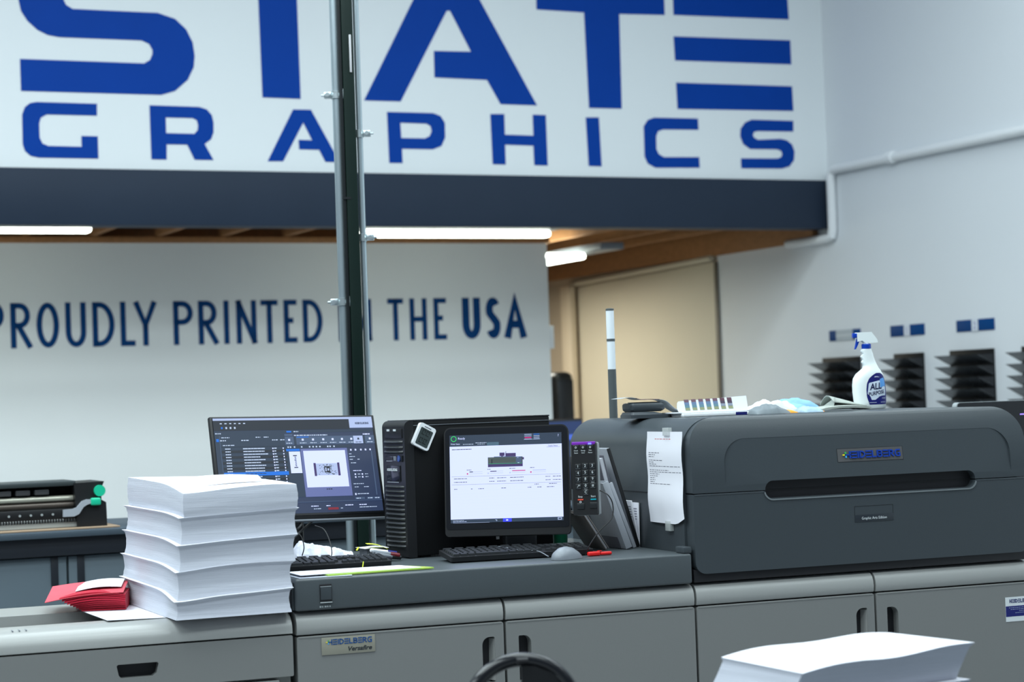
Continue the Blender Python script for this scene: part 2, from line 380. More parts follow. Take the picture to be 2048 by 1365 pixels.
wl(ls, [[(728, 201), (801, 203), (893, 21.6), (900, 21.6), (942, 103.6), (867.6, 102), (869, 155), (974, 160), (1001, 208.5), (1073.5, 211), (959, 0), (925, -62), (858, -65)]])
wl(ls, [[(1073, 19), (1168, 25), (1178, 216), (1243, 217.5), (1238, 28), (1329, 30), (1326, -45), (1071, -55)]])
wl(ls, [[(1345, -28), (1347, 30), (1577, 39), (1573, -20)], [(1347, 73), (1350, 121), (1582, 129), (1580, 81)], [(1352, 165.5), (1355, 218), (1586, 222), (1583.5, 173)]])
ls = thing('wall_lettering', 'row of smaller spaced blue capitals just above the slate beam', 'sign', at(BF, -3, -.003, 2.9))
wl(ls, [[(583, 626), (220, 615), (180, 622), (150, 645), (133, 690), (137, 870), (150, 910), (185, 940), (235, 950), (592, 956), (588, 822), (490, 820), (492, 885), (290, 880), (255, 865), (238, 830), (235, 745), (245, 710), (280, 690), (583, 697)]], cv=Z1)
wl(ls, [[(900, 635), (1200, 645), (1245, 660), (1275, 695), (1285, 740), (1285, 800), (1270, 840), (1232, 868), (1285, 965), (1172, 963), (1128, 872), (1003, 870), (1003, 962), (912, 960)]], [[(997, 708), (1160, 712), (1185, 725), (1193, 755), (1190, 785), (1170, 807), (1000, 803)]], cv=Z1)
wl(ls, [[(1612, 972), (1765, 660), (1872, 662), (2045, 978), (1960, 976), (1922, 903), (1802, 900), (1798, 843), (1880, 846), (1826, 738), (1705, 972)]], cv=Z1)
wl(ls, [[(283, 675), (560, 682), (605, 700), (630, 740), (632, 830), (610, 880), (560, 900), (372, 897), (376, 983), (297, 982)]], [[(362, 740), (520, 745), (545, 760), (552, 790), (540, 820), (510, 835), (368, 832)]], cv=Z2)
wl(ls, [[(905, 688), (988, 688), (992, 812), (1165, 818), (1160, 692), (1238, 694), (1250, 998), (1170, 996), (1165, 878), (993, 872), (997, 992), (920, 990)]], cv=Z2)
wl(ls, [[(1480, 708), (1558, 708), (1575, 1003), (1498, 1001)]], cv=Z2)
wl(ls, [[(535, 940), (190, 932), (140, 950), (108, 1000), (115, 1240), (140, 1295), (200, 1328), (550, 1328), (545, 1245), (265, 1245), (225, 1220), (207, 1180), (205, 1080), (220, 1040), (260, 1025), (540, 1028)]], cv=Z3)
wl(ls, [[(1290, 958), (960, 948), (910, 970), (875, 1020), (872, 1080), (895, 1140), (950, 1180), (1160, 1182), (1195, 1195), (1205, 1220), (1195, 1245), (1165, 1256), (878, 1255), (880, 1333), (1200, 1335), (1260, 1318), (1295, 1270), (1300, 1200), (1280, 1145), (1240, 1112), (1190, 1100), (1010, 1108), (980, 1090), (970, 1070), (980, 1045), (1010, 1038), (1290, 1042)]], cv=Z3)
# ------- stroke letters (unit box)
def arc(cx, cy, rx, ry, a0, a1, n=10): return [(cx + rx * cos(radians(a0 + (a1 - a0) * i / n)), cy + ry * sin(radians(a0 + (a1 - a0) * i / n))) for i in range(n + 1)]
GL = {
 'P': [[(0, 0), (0, 1)], [(0, 1)] + arc(.45, .76, .55, .24, 90, -90) + [(0, .52)]],
 'R': [[(0, 0), (0, 1)], [(0, 1)] + arc(.40, .75, .52, .25, 90, -90) + [(.1, .5)], [(.32, .5), (1, 0)]],
 'O': [arc(.5, .5, .5, .5, 0, 360, 28)], 'U': [[(0, 1)] + arc(.5, .32, .5, .32, 180, 360, 14) + [(1, 1)]],
 'D': [[(0, 0), (0, 1)], [(0, 1)] + arc(.25, .5, .75, .5, 90, -90, 18) + [(0, 0)]], 'L': [[(0, 1), (0, 0), (1, 0)]],
 'Y': [[(0, 1), (.5, .45), (1, 1)], [(.5, .5), (.5, 0)]], 'I': [[(0.5, 0), (.5, 1)]], 'N': [[(0, 0), (0, 1)], [(0, 1), (1, 0)], [(1, 0), (1, 1)]],
 'T': [[(0, 1), (1, 1)], [(.5, 1), (.5, 0)]], 'E': [[(1, 1), (0, 1), (0, 0), (1, 0)], [(0, .52), (.85, .52)]], 'H': [[(0, 0), (0, 1)], [(1, 0), (1, 1)], [(0, .5), (1, .5)]],
 'S': [arc(.5, .74, .48, .26, 35, 200, 10) + [(.3, .56), (.7, .44)] + arc(.5, .26, .48, .26, 20, -150, 10)], 'A': [[(0, 0), (.5, 1), (1, 0)], [(.2, .3), (.8, .3)]],
 '3': [[(0, 1), (1, 1)], [(0, .5), (1, .5)], [(0, 0), (1, 0)]], 'B': [[(0, 0), (0, 1)], [(0, 1)] + arc(.6, .76, .36, .24, 90, -90, 6) + [(0, .52)], [(0, .5)] + arc(.6, .25, .4, .25, 90, -90, 6) + [(0, 0)]],
 'G': [[(1, 1)] + arc(.4, .5, .4, .5, 90, 270, 12) + [(1, 0), (1, .45), (.55, .45)]]}
def letter(g, ch, s0, s1, z0, z1, wd, lo, hi):
    a, b, c, d = s0 + wd / 2, s1 - wd / 2, z0 + wd / 2, z1 - wd / 2
    for pl in GL[ch]:
        pts = []
        for x, y in pl:
            # open ends of stems reach the box edge
            pts.append((a + x * (b - a), c + y * (d - c)))
        closed = pl[0] == pl[-1] or (abs(pl[0][0] - pl[-1][0]) < 1e-6 and abs(pl[0][1] - pl[-1][1]) < 1e-6)
        if closed: pts = pts[:-1]
        else:
            for e, i2 in ((0, 1), (-1, -2)):
                v = Vector(pts[e]) - Vector(pts[i2]); v.normalize(); p_ = Vector(pts[e])
                if ch in 'PRDB' and pl[0] == (0, 1) and len(pl) > 3: continue
                if abs(v.x) < .05 or abs(v.y) < .05: pts[e] = tuple(p_ + v * wd / 2 * (0 if ch in 'Y' and pl[e][1] == .5 else 1) * (1 if pl[e][1] in (0, 1) and (pl[e][0] in (0, 1) or abs(v.x) < .05) else 0))
                elif ch in 'YNARS': pts[e] = tuple(p_ + v * wd * .5 * (1 if pl[e][1] in (0, 1) else 0))
        g.stroke(pts, wd, lo, hi, closed)
ls = thing('wall_lettering', 'line of slim navy capitals across the white wall under the mezzanine', 'sign', at(BF, -3, TB - .004, 1.9))
zt = BT(40, 606.5, TB)[1]; zb = BT(40, 697, TB)[1]
for ch, x0, x1 in [('P', -24, 8), ('R', 21, 63), ('O', 73, 118), ('U', 131, 172), ('D', 185, 229), ('L', 241, 270), ('Y', 269, 313), ('P', 347, 386), ('R', 397, 436), ('I', 447, 459), ('N', 473, 513), ('T', 522, 556), ('E', 568, 594), ('D', 606, 645), ('I', 676, 688), ('N', 702, 743), ('T', 776, 807), ('H', 820, 854), ('E', 868, 893), ('U', 925, 961), ('S', 972, 1001), ('A', 1009, 1052)]:
    b_ = x0 > 900; g = G(BF)
    letter(g, ch, BT(x0, 650, TB)[0], BT(x1, 650, TB)[0], zb, zt, .052 if b_ else .034, TB - .004, TB - .0005)
    g.build('letter', BLUE2, ls, smooth=0)
# light switch plates by the wall end
for (y, lb) in ((672, 'small white switch plate at the end of the lettered wall'),):
    s_, z_ = BT(1090, y, TB)
    r = thing('light_switch', lb, 'switch', at(BF, S_BACK + .001, TB + .05, z_))
    G(BF).box(S_BACK + .001, S_BACK + .045, TB + .02, TB + .1, z_ - .09, z_ + .07, .006).build('switch_box', WHITEP, r)
    G(BF).box(S_BACK + .046, S_BACK + .052, TB + .05, TB + .07, z_ - .03, z_ + .01, .001).build('toggle', WHITEP, r)
# ------- wall racks and the blue signs over them
RACKM = mat('rack_sheen_grey', (.075, .082, .090), .25, var=.7, scale=6)  # black pockets greyed and blotched, reflections put into the colour
def rack(x0, x1, lab, zt=1.655):
    ta = BS(x0 + 25, 710)[0]; tb = BS(x1, 710)[0]
    ta, tb = max(ta, tb), min(ta, tb); n = 11; pit = .0675
    r = thing('brochure_rack', lab, 'rack', at(BF, 0, (ta + tb) / 2, zt), 'black wall racks on the right wall')
    G(BF).box(-.012, -.001, tb, ta, zt - n * pit, zt, .002).build('back_panel', BLKM, r)
    for k in range(n):
        zz = zt - .02 - k * pit
        G(BF).add([(-.013, ta, zz - pit), (-.013, tb, zz - pit), (-.125, tb, zz - .012), (-.125, ta, zz - .012), (-.019, ta, zz - pit), (-.019, tb, zz - pit), (-.131, tb, zz - .012), (-.131, ta, zz - .012)],
                  [(0, 1, 2, 3), (4, 7, 6, 5), (0, 4, 5, 1), (3, 2, 6, 7), (0, 3, 7, 4), (1, 5, 6, 2)]).build('pocket', RACKM, r, smooth=0)
    for t_ in (ta - (ta - tb) * .36, ta - (ta - tb) * .68, tb + .004):
        g = G(BF)
        for k in range(n):
            zz = zt - .02 - k * pit
            g.plate([(-.013, zz - pit + .003), (-.013, zz - .012), (-.122, zz - .014)], (), 't', t_ - .003, t_ + .003)
        g.build('divider', BLKG, r, smooth=0)
    return r
rack(1622, 1722, 'black pocket rack furthest along the right wall, left of the spray bottle')
rack(1765, 1849, 'black pocket rack directly right of the spray bottle')
rack(1877, 1990, 'black pocket rack under the nearest blue sign, behind the end of the press')
rack(2021, 2135, 'black pocket rack cut off by the right edge of the photo')
def wall_sign(x0, x1, y0, y1, ym, kind, lab):
    ta, z_ = BS(x0, ym); tb = BS(x1, ym)[0]; z_ = 1.80; h = .035
    r = thing('wall_sign', lab, 'sign', at(BF, 0, (ta + tb) / 2, z_), 'blue signs over the racks')
    G(BF).box(-.006, -.001, tb, ta, z_ - h, z_ + h, .001).build('sign_plate', BLUE2, r)
    m_ = (ta + tb) / 2; hw = .03 if kind != 'long' else .095
    G(BF).box(-.008, -.0062, m_ - hw, m_ + hw, z_ - h, z_ + h, 0).build('sign_middle', mat('sign_white', (.70, .74, .80), .4, var=.03, scale=9) if kind != 'long' else mat('sign_reflection', (.45, .50, .54), .3, var=.03, scale=9), r)  # on the long sign the grey middle is a painted reflection
    if kind == 'long':
        G(BF).box(-.0095, -.0081, m_ - hw, m_ + hw, z_ - .006, z_ + .004).build('printed_line', WTXT, r)
    else:
        Mx = BF @ Matrix.Translation((-.0085, m_, z_ - .022)) @ Matrix.Rotation(-pi / 2, 4, 'Z')
        G(Mx).text(kind, 0, 0, .044, 0, align='CENTER').build('printed_digit', mat('lilac_print', (.28, .26, .50), .5, var=.03, scale=9), r, smooth=0)
wall_sign(1660, 1722, 0, 0, 677, 'long', 'blue sign with pale reflection painted on its middle, half behind the spray bottle trigger')
wall_sign(1782, 1850, 0, 0, 664, '1', 'blue sign with white numeral field, middle one of three on the right wall')
wall_sign(1914, 1990, 0, 0, 652, '2', 'blue sign with white numeral field, nearest and right of the other two')
# ------- dark things in the passage
sx, tz = BZ(1128, 1000, .9)
r = thing('stacked_crate', 'dark tall crate blurred at the mouth of the passage', 'crate', at(BF, -.95, 2.2, 0))
s0_, z0_ = BT(1103, 745, 2.2); s1_, z1_ = BT(1149, 745, 2.2)
G(BF).box(s0_ + .02, s1_, 2.2, 2.8, 0, z0_, .05, 3).build('crate_body', BLK, r)
G(BF).box(s0_ + .04, s1_ - .02, 2.185, 2.199, .4, z0_ - .06, .004).build('front_panel', BLKG, r)
Mx = Matrix.Translation((0, 0, 0))
r = thing('display_screen', 'blurred dark blue monitor standing behind the black computer tower', 'monitor', at(BF, BT(1140, 850, -1.5)[0], -1.5, 0))
s0_, z0_ = BT(1040, 842, -1.5); s1_, z1_ = BT(1166, 842, -1.5)
G(BF).box(s0_, s1_, -1.5, -1.45, z0_ - .36, z0_, .01).build('casing', BLKG, r)
G(BF).box(s0_ + .012, s1_ - .012, -1.506, -1.5, z0_ - .33, z0_ - .014, 0).build('screen', em('screen_dim_navy', (.012, .028, .10)), r)
G(BF).box(s0_ + .03, s1_ - .03, -1.508, -1.5065, z0_ - .115, z0_ - .085, 0).build('screen_bar', em('screen_dim_blue', (.05, .11, .50)), r)
G(BF).box((s0_ + s1_) / 2 - .03, (s0_ + s1_) / 2 + .03, -1.47, -1.45, .80, z0_ - .36, .004).build('stand', BLK, r)
G(BF).box((s0_ + s1_) / 2 - .12, (s0_ + s1_) / 2 + .12, -1.56, -1.36, .782, .80, .004).build('foot', BLK, r)
r = thing('work_table', 'grey work table far behind the press', 'table', at(BF, (s0_ + s1_) / 2, -1.4, 0))
G(BF).box(s0_ - .7, s1_ + .2, -1.75, -1.1, .74, .78, .004).build('table_top', CABM, r)
for ds, dt in ((s0_ - .66, -1.7), (s1_ + .16, -1.7), (s0_ - .66, -1.15), (s1_ + .16, -1.15)):
    G(BF).box(ds - .02, ds + .02, dt - .02, dt + .02, 0, .74, .003).build('leg', CABM, r)

# ================================================================== GREEN COLUMN WITH CONDUITS
YC = 7.6
def XY(x, y=500, Y=YC): q = ray(x, y); k = Y / q.y; return q.x * k, H + q.z * k
CF = Matrix.Translation((XY(706)[0], YC, 0)) @ Matrix.Rotation(radians(12), 4, 'Z')
r = thing('steel_column', 'dark green steel column rising behind the left monitor', 'column', CF)
G(CF).box(-.021, .022, -.035, .035, 0, 6.4, .005).build('shaft', STEELG, r)
G(CF).box(-.035, -.022, -.03, .035, 0, 6.4, .003).build('flange', STEELK, r, label='black side flange')
G(CF).box(-.1, .1, -.1, .1, 0, .012, .002).build('base_plate', STEELG, r)
zz = XY(706, 398)[1]
G(CF).box(-.037, -.005, -.037, -.0352, zz - .004, zz + .004, 0).build('joint_plate', STEELK, r)
def conduit(xt, xb, rad, lab, clamps, side, yy=0.0):
    X = XY((xt + xb) / 2, 500)[0]
    M = Matrix.Translation((X, YC + yy, 0)); r = thing('conduit', lab, 'conduit', M, 'galvanised conduits on the column')
    G(M).tube([(0, 0, .0), (0, 0, 3.0), (0, 0, 6.4)], rad, 16).build('pipe', GALV, r)
    for y in clamps:
        z = XY(X, y)[1]; c = thing('x', None, None); bpy.data.objects.remove(c)
        g = G(M).tube([(0, 0, z - .014), (0, 0, z + .014)], rad + .004, 16)
        e = side
        g.box(e * (rad + .002), e * (rad + .030), -.012, .008, z - .012, z + .012, .003)
        cl = g.build('clamp', ZINC, r)
        g = G(M).tube([(e * (rad + .016), -.013, z), (e * (rad + .016), -.022, z)], .008, 8)
        g.tube([(e * (rad + .028), -.004, z), (e * (rad + .040), -.004, z)], .005, 8)
        g.build('screw', ZINC, cl)
        if side < 0:
            G(M).lathe([(.001, -.022), (.012, -.018), (.014, 0), (.012, .018), (.001, .022)], (rad + .004, -.02, z), 12).build('clamp_button', ZINC, cl)
    return r
conduit(674, 694, .0185, 'thick galvanised conduit clamped to the left of the green column', (214, 628), -1)
conduit(716, 738, .0112, 'thin galvanised conduit clamped to the right of the green column', (9, 293, 501), 1)
M = Matrix.Translation((XY(713)[0], YC - .04, XY(713, 110)[1]))
tag(G(M).box(.0, .008, 0, .004, -.07, .07, .001).build('tape_strip', mat('white_tape', (.5, .5, .52), .6, var=.1, scale=20), root=M), 'pale tape strip stuck beside the thin conduit high on the column', 'tape')

# ================================================================== THE PRESS
ZT = 1.375; ZC = .975; S0 = -1.218; S1 = 1.185
press = thing('printing_press', 'large grey digital printing press with dark raised unit on the right', 'printer', PF @ Matrix.Translation((0, .4, 0)))
G(PF).box(S0 + .006, S1 + 1.2, .045, .92, .05, .884, .01).build('lower_body', mat('body_grey', (.16, .17, .165), .5, var=.04, scale=100), press)
G(PF).box(S0 + .03, S1 + 1.2, .06, .9, 0, .05, .004).build('plinth', DARK, press)
# doors: caps (rounded band) and panels with a recessed grip
edges = [S0, PT(1011, 1300)[0], .004, PT(1752, 1240)[0], 1.235, 1.85]
zg = .819; ZB = .12
cap_prof = [(.003, zg + .002), (.0, zg + .006), (-.002, .84), (.0, .855), (.006, .868), (.016, .877), (.030, .882), (.06, .884), (.06, zg + .002)]
for i in range(5):
    a, b = edges[i] + .004, edges[i + 1] - .004
    dr = thing('x', None, None); bpy.data.objects.remove(dr)
    holes = []; gx = None
    if i == 0: gx = (PT(965, 1300)[0], PT(990, 1300)[0], PT(977, 1275)[1]); rad = (.004, .004, .004, .022)
    if i == 1: gx = (PT(1038, 1300)[0], PT(1063, 1300)[0], PT(1050, 1271)[1]); rad = (.004, .004, .022, .004)
    if i == 2: gx = (PT(1713, 1240)[0], PT(1735, 1240)[0], PT(1724, 1217)[1]); rad = (.004, .004, .004, .022)
    if i == 3: gx = (PT(1775, 1240)[0], PT(1797, 1240)[0], PT(1786, 1214)[1]); rad = (.004, .004, .022, .004)
    rect = rr(a, b, ZB, zg - .003, .006, 3)
    if gx: holes = [rr(gx[0], gx[1], gx[2] - .13, gx[2], rad, 5)]
    door = G(PF).plate(rect, holes, 't', .0, .03).box(a + .004, b - .004, -.0012, .008, zg - .0085, zg - .0025, .002).build('door', BEIGE, press)
    G(PF).add([(p[0] , q, p[1]) for p in () for q in ()], [])
    n = len(cap_prof)
    g = G(PF).loft([[(a, t, z) for t, z in cap_prof], [(b, t, z) for t, z in cap_prof]]); g.build('door_cap', BEIGEL, press)
    if gx:
        g = G(PF).box(gx[0] - .003, gx[1] + .003, .03, .034, gx[2] - .135, gx[2] + .003, 0)
        lft = i in (0, 2)
        g.build('grip_recess', DARK, door)
        sgn = 1 if lft else -1; xx = gx[1] if lft else gx[0]
        G(PF).add([(xx, .002, gx[2] - .125), (xx - sgn * .010, .029, gx[2] - .125), (xx - sgn * .007, .029, gx[2] - .006), (xx, .002, gx[2] - .006), (xx, .029, gx[2] - .125), (xx, .029, gx[2] - .006)],
                  [(0, 1, 2, 3), (0, 4, 1), (3, 2, 5), (0, 3, 5, 4), (1, 4, 5, 2)]).build('grip_bevel', BEIGEL, door, smooth=0)
# counter
g = G(PF).box(S0 + .002, -.004, -.004, .92, .8865, ZC, .007, 3); g.build('counter_top', SLATEC, press, label='slate grey counter top')
g = G(PF).box(S0 - .003, S0 + .001, .01, .9, .89, ZC - .01, 0).build('counter_end', SLATE, press)
# counter latch
x0, z0_ = PT(639, 1208); x1, z1_ = PT(662, 1168)
lt = G(PF).box(x0, x1, -.0065, -.0042, z0_ , z1_ , .001); lt = lt.build('latch_recess', DARK, press)
G(PF).box(x0 + .002, x1 - .002, -.0095, -.0067, z0_ + .010, z1_ - .005, .002).build('latch_button', SLATE, lt)
G(PF).box(x0, x1, -.0095, -.0067, z0_ + .001, z0_ + .004, .001).build('latch_lip', SILV, lt)
G(PF).box(x0 + .001, x1 - .002, -.0100, -.0096, z1_ - .007, z1_ - .0055, 0).build('latch_highlight', SILV, lt)
g = G(PF)
for k, wd in enumerate((.006, .004, .007, .005, .004)): g.box(x0 - .001 + k * .007, x0 - .001 + k * .007 + wd * .8, -.0050, -.0042, z0_ - .011, z0_ - .007)
g.build('latch_caption', SILV, press, smooth=0)
# upper unit
out = rr(0, S1, .8865, ZT, (.003, .003, .098, .098), 14)
G(PF).plate(out, (), 't', .049, .92).build('upper_body', SLATE, press, smooth=25)
g = G(PF)   # seam line along the side
for tq in ((.0495, .9195),): g.box(-.0016, -.0004, tq[0], tq[1], 1.146, 1.1485)
g.build('side_seam', DARK, press, smooth=0)
# band under the lower cover, coloured dark for the shadow there
G(PF).box(.006, S1 - .004, .008, .0485, .8867, .925, .002).build('shade_band', DARK, press)
# slot outline
sx0, sz0 = PT(1530, 999); sx1, sz1 = PT(1948, 940)
sxa, sza = PT(1531, 968); sxb, szb = PT(1947, 943)
slot_z0 = PT(1560, 996)[1]; slot_z1 = PT(1560, 961)[1]
ZS = 1.1495
rs = (slot_z1 - slot_z0) / 2 - .001
slot = rr(sx0, sx1, slot_z0, slot_z1, rs, 8)
# lower cover
g = G(PF).plate(rr(.008, S1 - .003, .912, ZS - .0015, (.035, .035, .002, .002), 8), (), 't', -.004, .0485)
g = boolean(g, [(G(PF).plate(slot, (), 't', -.05, .026), 'DIFFERENCE')]); g.box(.012, sx0 - .004, -.0052, .008, ZS - .0065, ZS - .0010, .0018).box(sx1 + .004, S1 - .006, -.0052, .008, ZS - .0065, ZS - .0010, .0018); g.build('lower_cover', SLATE, press, smooth=25)
# lid: convex profile, flat panel cut into it, slot cut through
prof = [(.0485, ZS + .0015), (-.004, ZS + .0015), (-.005, 1.18), (-.0045, 1.21), (-.0015, 1.24), (.0035, 1.27), (.011, 1.30), (.0205, 1.33), (.0300, 1.353), (.0380, 1.367), (.0485, 1.3755)]
pr_ = []
for k in range(2, 10):
    for j in range(3):
        f_ = j / 3; a_, b_ = prof[k], prof[k + 1]; pr_.append((a_[0] + (b_[0] - a_[0]) * f_, a_[1] + (b_[1] - a_[1]) * f_))
prof = prof[:2] + spline([(q[0], q[1], 0) for q in prof[2:]], 3); prof = [(p[0], p[1]) for p in prof]
lid = G(PF).loft([[(-.05, t, z) for t, z in prof], [(S1 + .05, t, z) for t, z in prof]])
cut = G(PF).plate(rr(.006, S1 - .001, ZS + .0015, ZT, (.003, .003, .096, .096), 16), (), 't', -.1, .1)
zpt = PT(1480, 878)[1]; pl = PT(1448, 930)[0]; pr2 = PT(2018, 880)[0]
pat = rr(pl, pr2, ZS - .05, zpt, (.001, .001, .075, .075), 12)
def outer_t(z):
    for a_, b_ in zip(prof[2:], prof[3:]):
        if a_[1] <= z <= b_[1]: return a_[0] + (b_[0] - a_[0]) * (z - a_[1]) / (b_[1] - a_[1])
PK = outer_t(zpt) + .0062 + .0006
def wedge(poly, ztop):
    g = G(PF); n = len(poly)
    back = lambda z: -.0062 + (z - 1.16) * (PK / (ztop - 1.16))
    g.add([(p[0], -.08, p[1]) for p in poly] + [(p[0], back(p[1]), p[1]) for p in poly],
          [tuple(range(n))[::-1], tuple(range(n, 2 * n))] + [(i, (i + 1) % n, n + (i + 1) % n, n + i) for i in range(n)]); return g
lid = boolean(lid, [(cut, 'INTERSECT'), (wedge(pat, zpt), 'DIFFERENCE'), (G(PF).plate(slot, (), 't', -.05, .026), 'DIFFERENCE')])
lid = lid.build('lid', SLATE, press, smooth=22)
G(PF).plate(rr(sx0 - .001, sx1 + .001, slot_z0 - .001, slot_z1 + .001, rs, 8), (), 't', .0245, .0258).build('grip_slot', DARK, lid)
G(PF).box(sx0 + .01, sx1 - .01, .0225, .0243, ZS - .002, ZS + .001).build('slot_seam', BLK, lid)
# rim of the slot (lower lip)
rim = [(p[0], p[1]) for p in rr(sx0 - .003, sx1 + .003, slot_z0 - .0045, slot_z1, rs + .003, 8)]
low = [p for p in rim if p[1] < slot_z0 + rs * .9]
low = sorted(low, key=lambda p: p[0]); L_ = [p for p in low]
G(PF).stroke(L_, .0045, -.0065, -.0035).build('slot_lip', mat('slate_lip', (.16, .18, .19), .35, var=.03, scale=60), press)
# logo on the lid
def logotype(fr_g, s0, s1, z0, z1, lo, hi, mb, my, mg, mc, wdf=.22, parent=None, name='logo', dots=True):
    Hh = z1 - z0; wd = Hh * wdf; W = s1 - s0; word = ['H', '3', 'I', 'D', '3', 'L', 'B', '3', 'R', 'G']
    wid = [.85, .9, .22, .95, .9, .75, .9, .85, .9, .95]; gap = .13; tot = sum(wid) + gap * 9; k = W / tot; x = s0; objs = []
    g = G(fr_g); g.use(mb)
    for ch, w_ in zip(word, wid):
        if ch == 'H':
            g.stroke([(x + w_ * k - wd / 2, z0), (x + w_ * k - wd / 2, z1)], wd, lo, hi)
            g.stroke([(x, (z0 + z1) / 2), (x + w_ * k, (z0 + z1) / 2)], wd, lo, hi)
            if not dots: g.stroke([(x + wd / 2, z0), (x + wd / 2, z1)], wd, lo, hi)
        elif ch == 'I': g.stroke([(x + w_ * k / 2, z0), (x + w_ * k / 2, z1)], wd, lo, hi)
        elif ch == '3':
            for f_ in (0, .5, 1): zc = z0 + wd / 2 + f_ * (Hh - wd); g.stroke([(x, zc), (x + w_ * k, zc)], wd * 1.0, lo, hi)
        else: letter(g, ch, x, x + w_ * k, z0, z1, wd, lo, hi)
        x += (w_ + gap) * k
    o = g.build(name, None, parent, smooth=0)
    if dots:
        d = wd * 1.25; c = s0 + wd * .2; zc = (z0 + z1) / 2
        for m_, dx, dz, a_, b_ in ((my, -d * 1.5, 0, d * 1.3, d * .8), (mg, -d * .1, d * 1.15, d * .8, d * 1.3), (mc, 0, -d * 1.15, d * .8, d * 1.3)):
            G(fr_g).plate(rr(c + dx - a_ / 2, c + dx + a_ / 2, zc + dz - b_ / 2, zc + dz + b_ / 2, min(a_, b_) * .35, 3), (), 't', lo, hi).build('logo_dot', m_, o)
    return o
lx0, lzb = PT(1677, 924); lx1, lzt = PT(1806, 893)
zb_ = PT(1677, 925)[1]; zt_ = PT(1677, 899)[1]
tl = lambda z: -.0062 + (z - 1.16) * (PK / (zpt - 1.16))
tm = tl((zb_ + zt_) / 2)
slp = atan2(PK, zpt - 1.16)
LF = PF @ Matrix.Translation((0, tm, (zb_ + zt_) / 2)) @ Matrix.Rotation(-slp, 4, 'X')
hh = (zt_ - zb_) / 2
bd = G(LF).box(lx0, lx1, -.0006, .0006, -hh, hh).build('badge_plate', mat('badge_slate', (.085, .085, .088), .5, var=.03, scale=50), lid)
g = G(LF)
for a_, b_, c_, d_ in ((lx0 - .001, lx1 + .001, hh, hh + .001), (lx0 - .001, lx1 + .001, -hh - .001, -hh), (lx0 - .001, lx0, -hh, hh), (lx1, lx1 + .001, -hh, hh)): g.box(a_, b_, -.0008, .0006, c_, d_)
g.build('badge_outline', DARK, bd, smooth=0)
logotype(LF, PT(1692, 911)[0], PT(1801, 905)[0], -.0105, .0115, -.0045, -.0006, LOGOB, LOGOY, LOGOG, LOGOC, .185, lid)
# 'Graphic Arts Edition' plate
px0, pz1 = PT(1708, 1031); px1, _ = PT(1785, 1028); pz0 = PT(1708, 1045.5)[1]
pe = G(PF).box(px0, px1, -.0052, -.0041, pz0, pz1, .0004).build('edition_plate', mat('plate_dark', (.022, .028, .036), .35, var=.03, scale=60), press)
G(PF).text('Graphic Arts Edition', (px0 + px1) / 2, (pz0 + pz1) / 2 - .0038, .0085, -.0055, align='CENTER', sx=.90).build('edition_text', WTXT, pe, smooth=0)
g = G(PF); zq = PT(1708, 1014)[1]
for a_, b_, c_, d_ in ((px0, px1, zq, zq + .0008), (px0, px0 + .0008, pz1, zq), (px1 - .0008, px1, pz1, zq)): g.box(a_, b_, -.0046, -.0040, c_, d_)
g.build('plate_outline', BLK, press, smooth=0)
# badge on the left door
b0, _ = PT(643, 1300); b1, _ = PT(750, 1292); bz1 = PT(643, 1277)[1]; bz0 = PT(643, 1312)[1]
bb = G(PF).box(b0, b1, -.0025, -.0002, bz0, bz1, .0006).build('name_badge', TANL, press)
zl = PT(655, 1291)[1]; zh = PT(655, 1280)[1]
logotype(PF, PT(656, 1285)[0], PT(743, 1278)[0], zl, zh, -.0035, -.0026, mat('badge_blue', (.01, .07, .24), .4, var=.03, scale=60), LOGOY, LOGOG, LOGOC, .18, bb)
G(PF).text('Versafire', PT(694, 1298)[0], PT(700, 1302)[1], .0125, -.0030, sx=1.12, shear=.25, bold=.03).build('badge_text', mat('badge_ink', (.03, .035, .04), .4, var=.03, scale=60), bb, smooth=0)
# sticker on the right door
k0, kz1 = PT(2010, 1196); kz0 = PT(2011, 1245)[1]; k1 = k0 + .115
sk = G(PF).box(k0, k1, -.0012, -.0002, kz0, kz1).build('service_sticker', mat('sticker_white', (.66, .70, .72), .4, var=.02, scale=60), press, smooth=0, label='white and blue service sticker')
za_ = PT(2010, 1214)[1]; zb_ = PT(2010, 1235)[1]
G(PF).box(k0 + .0004, k1 - .0004, -.0016, -.0013, zb_, za_).build('sticker_band', NAVY, sk, smooth=0)
logotype(PF, k0 + .015, k0 + .10, PT(2020, 1207)[1], PT(2020, 1199.5)[1], -.0017, -.0013, mat('sticker_ink', (.01, .02, .12), .4, var=.03, scale=60), None, None, None, .2, sk, dots=False)
g = G(PF)
for j, (a_, b_) in enumerate(((.012, .09), (.018, .10), (.05, .10), (.035, .095))):
    x = k0 + a_; z = za_ - .006 - j * .0055
    while x < k0 + b_: w_ = random.uniform(.003, .009); g.box(x, x + w_, -.0019, -.0017, z, z + .0016); x += w_ + .002
g.build('sticker_lines', mat('sticker_small_print', (.30, .36, .50), .4, var=.03, scale=60), sk, smooth=0)
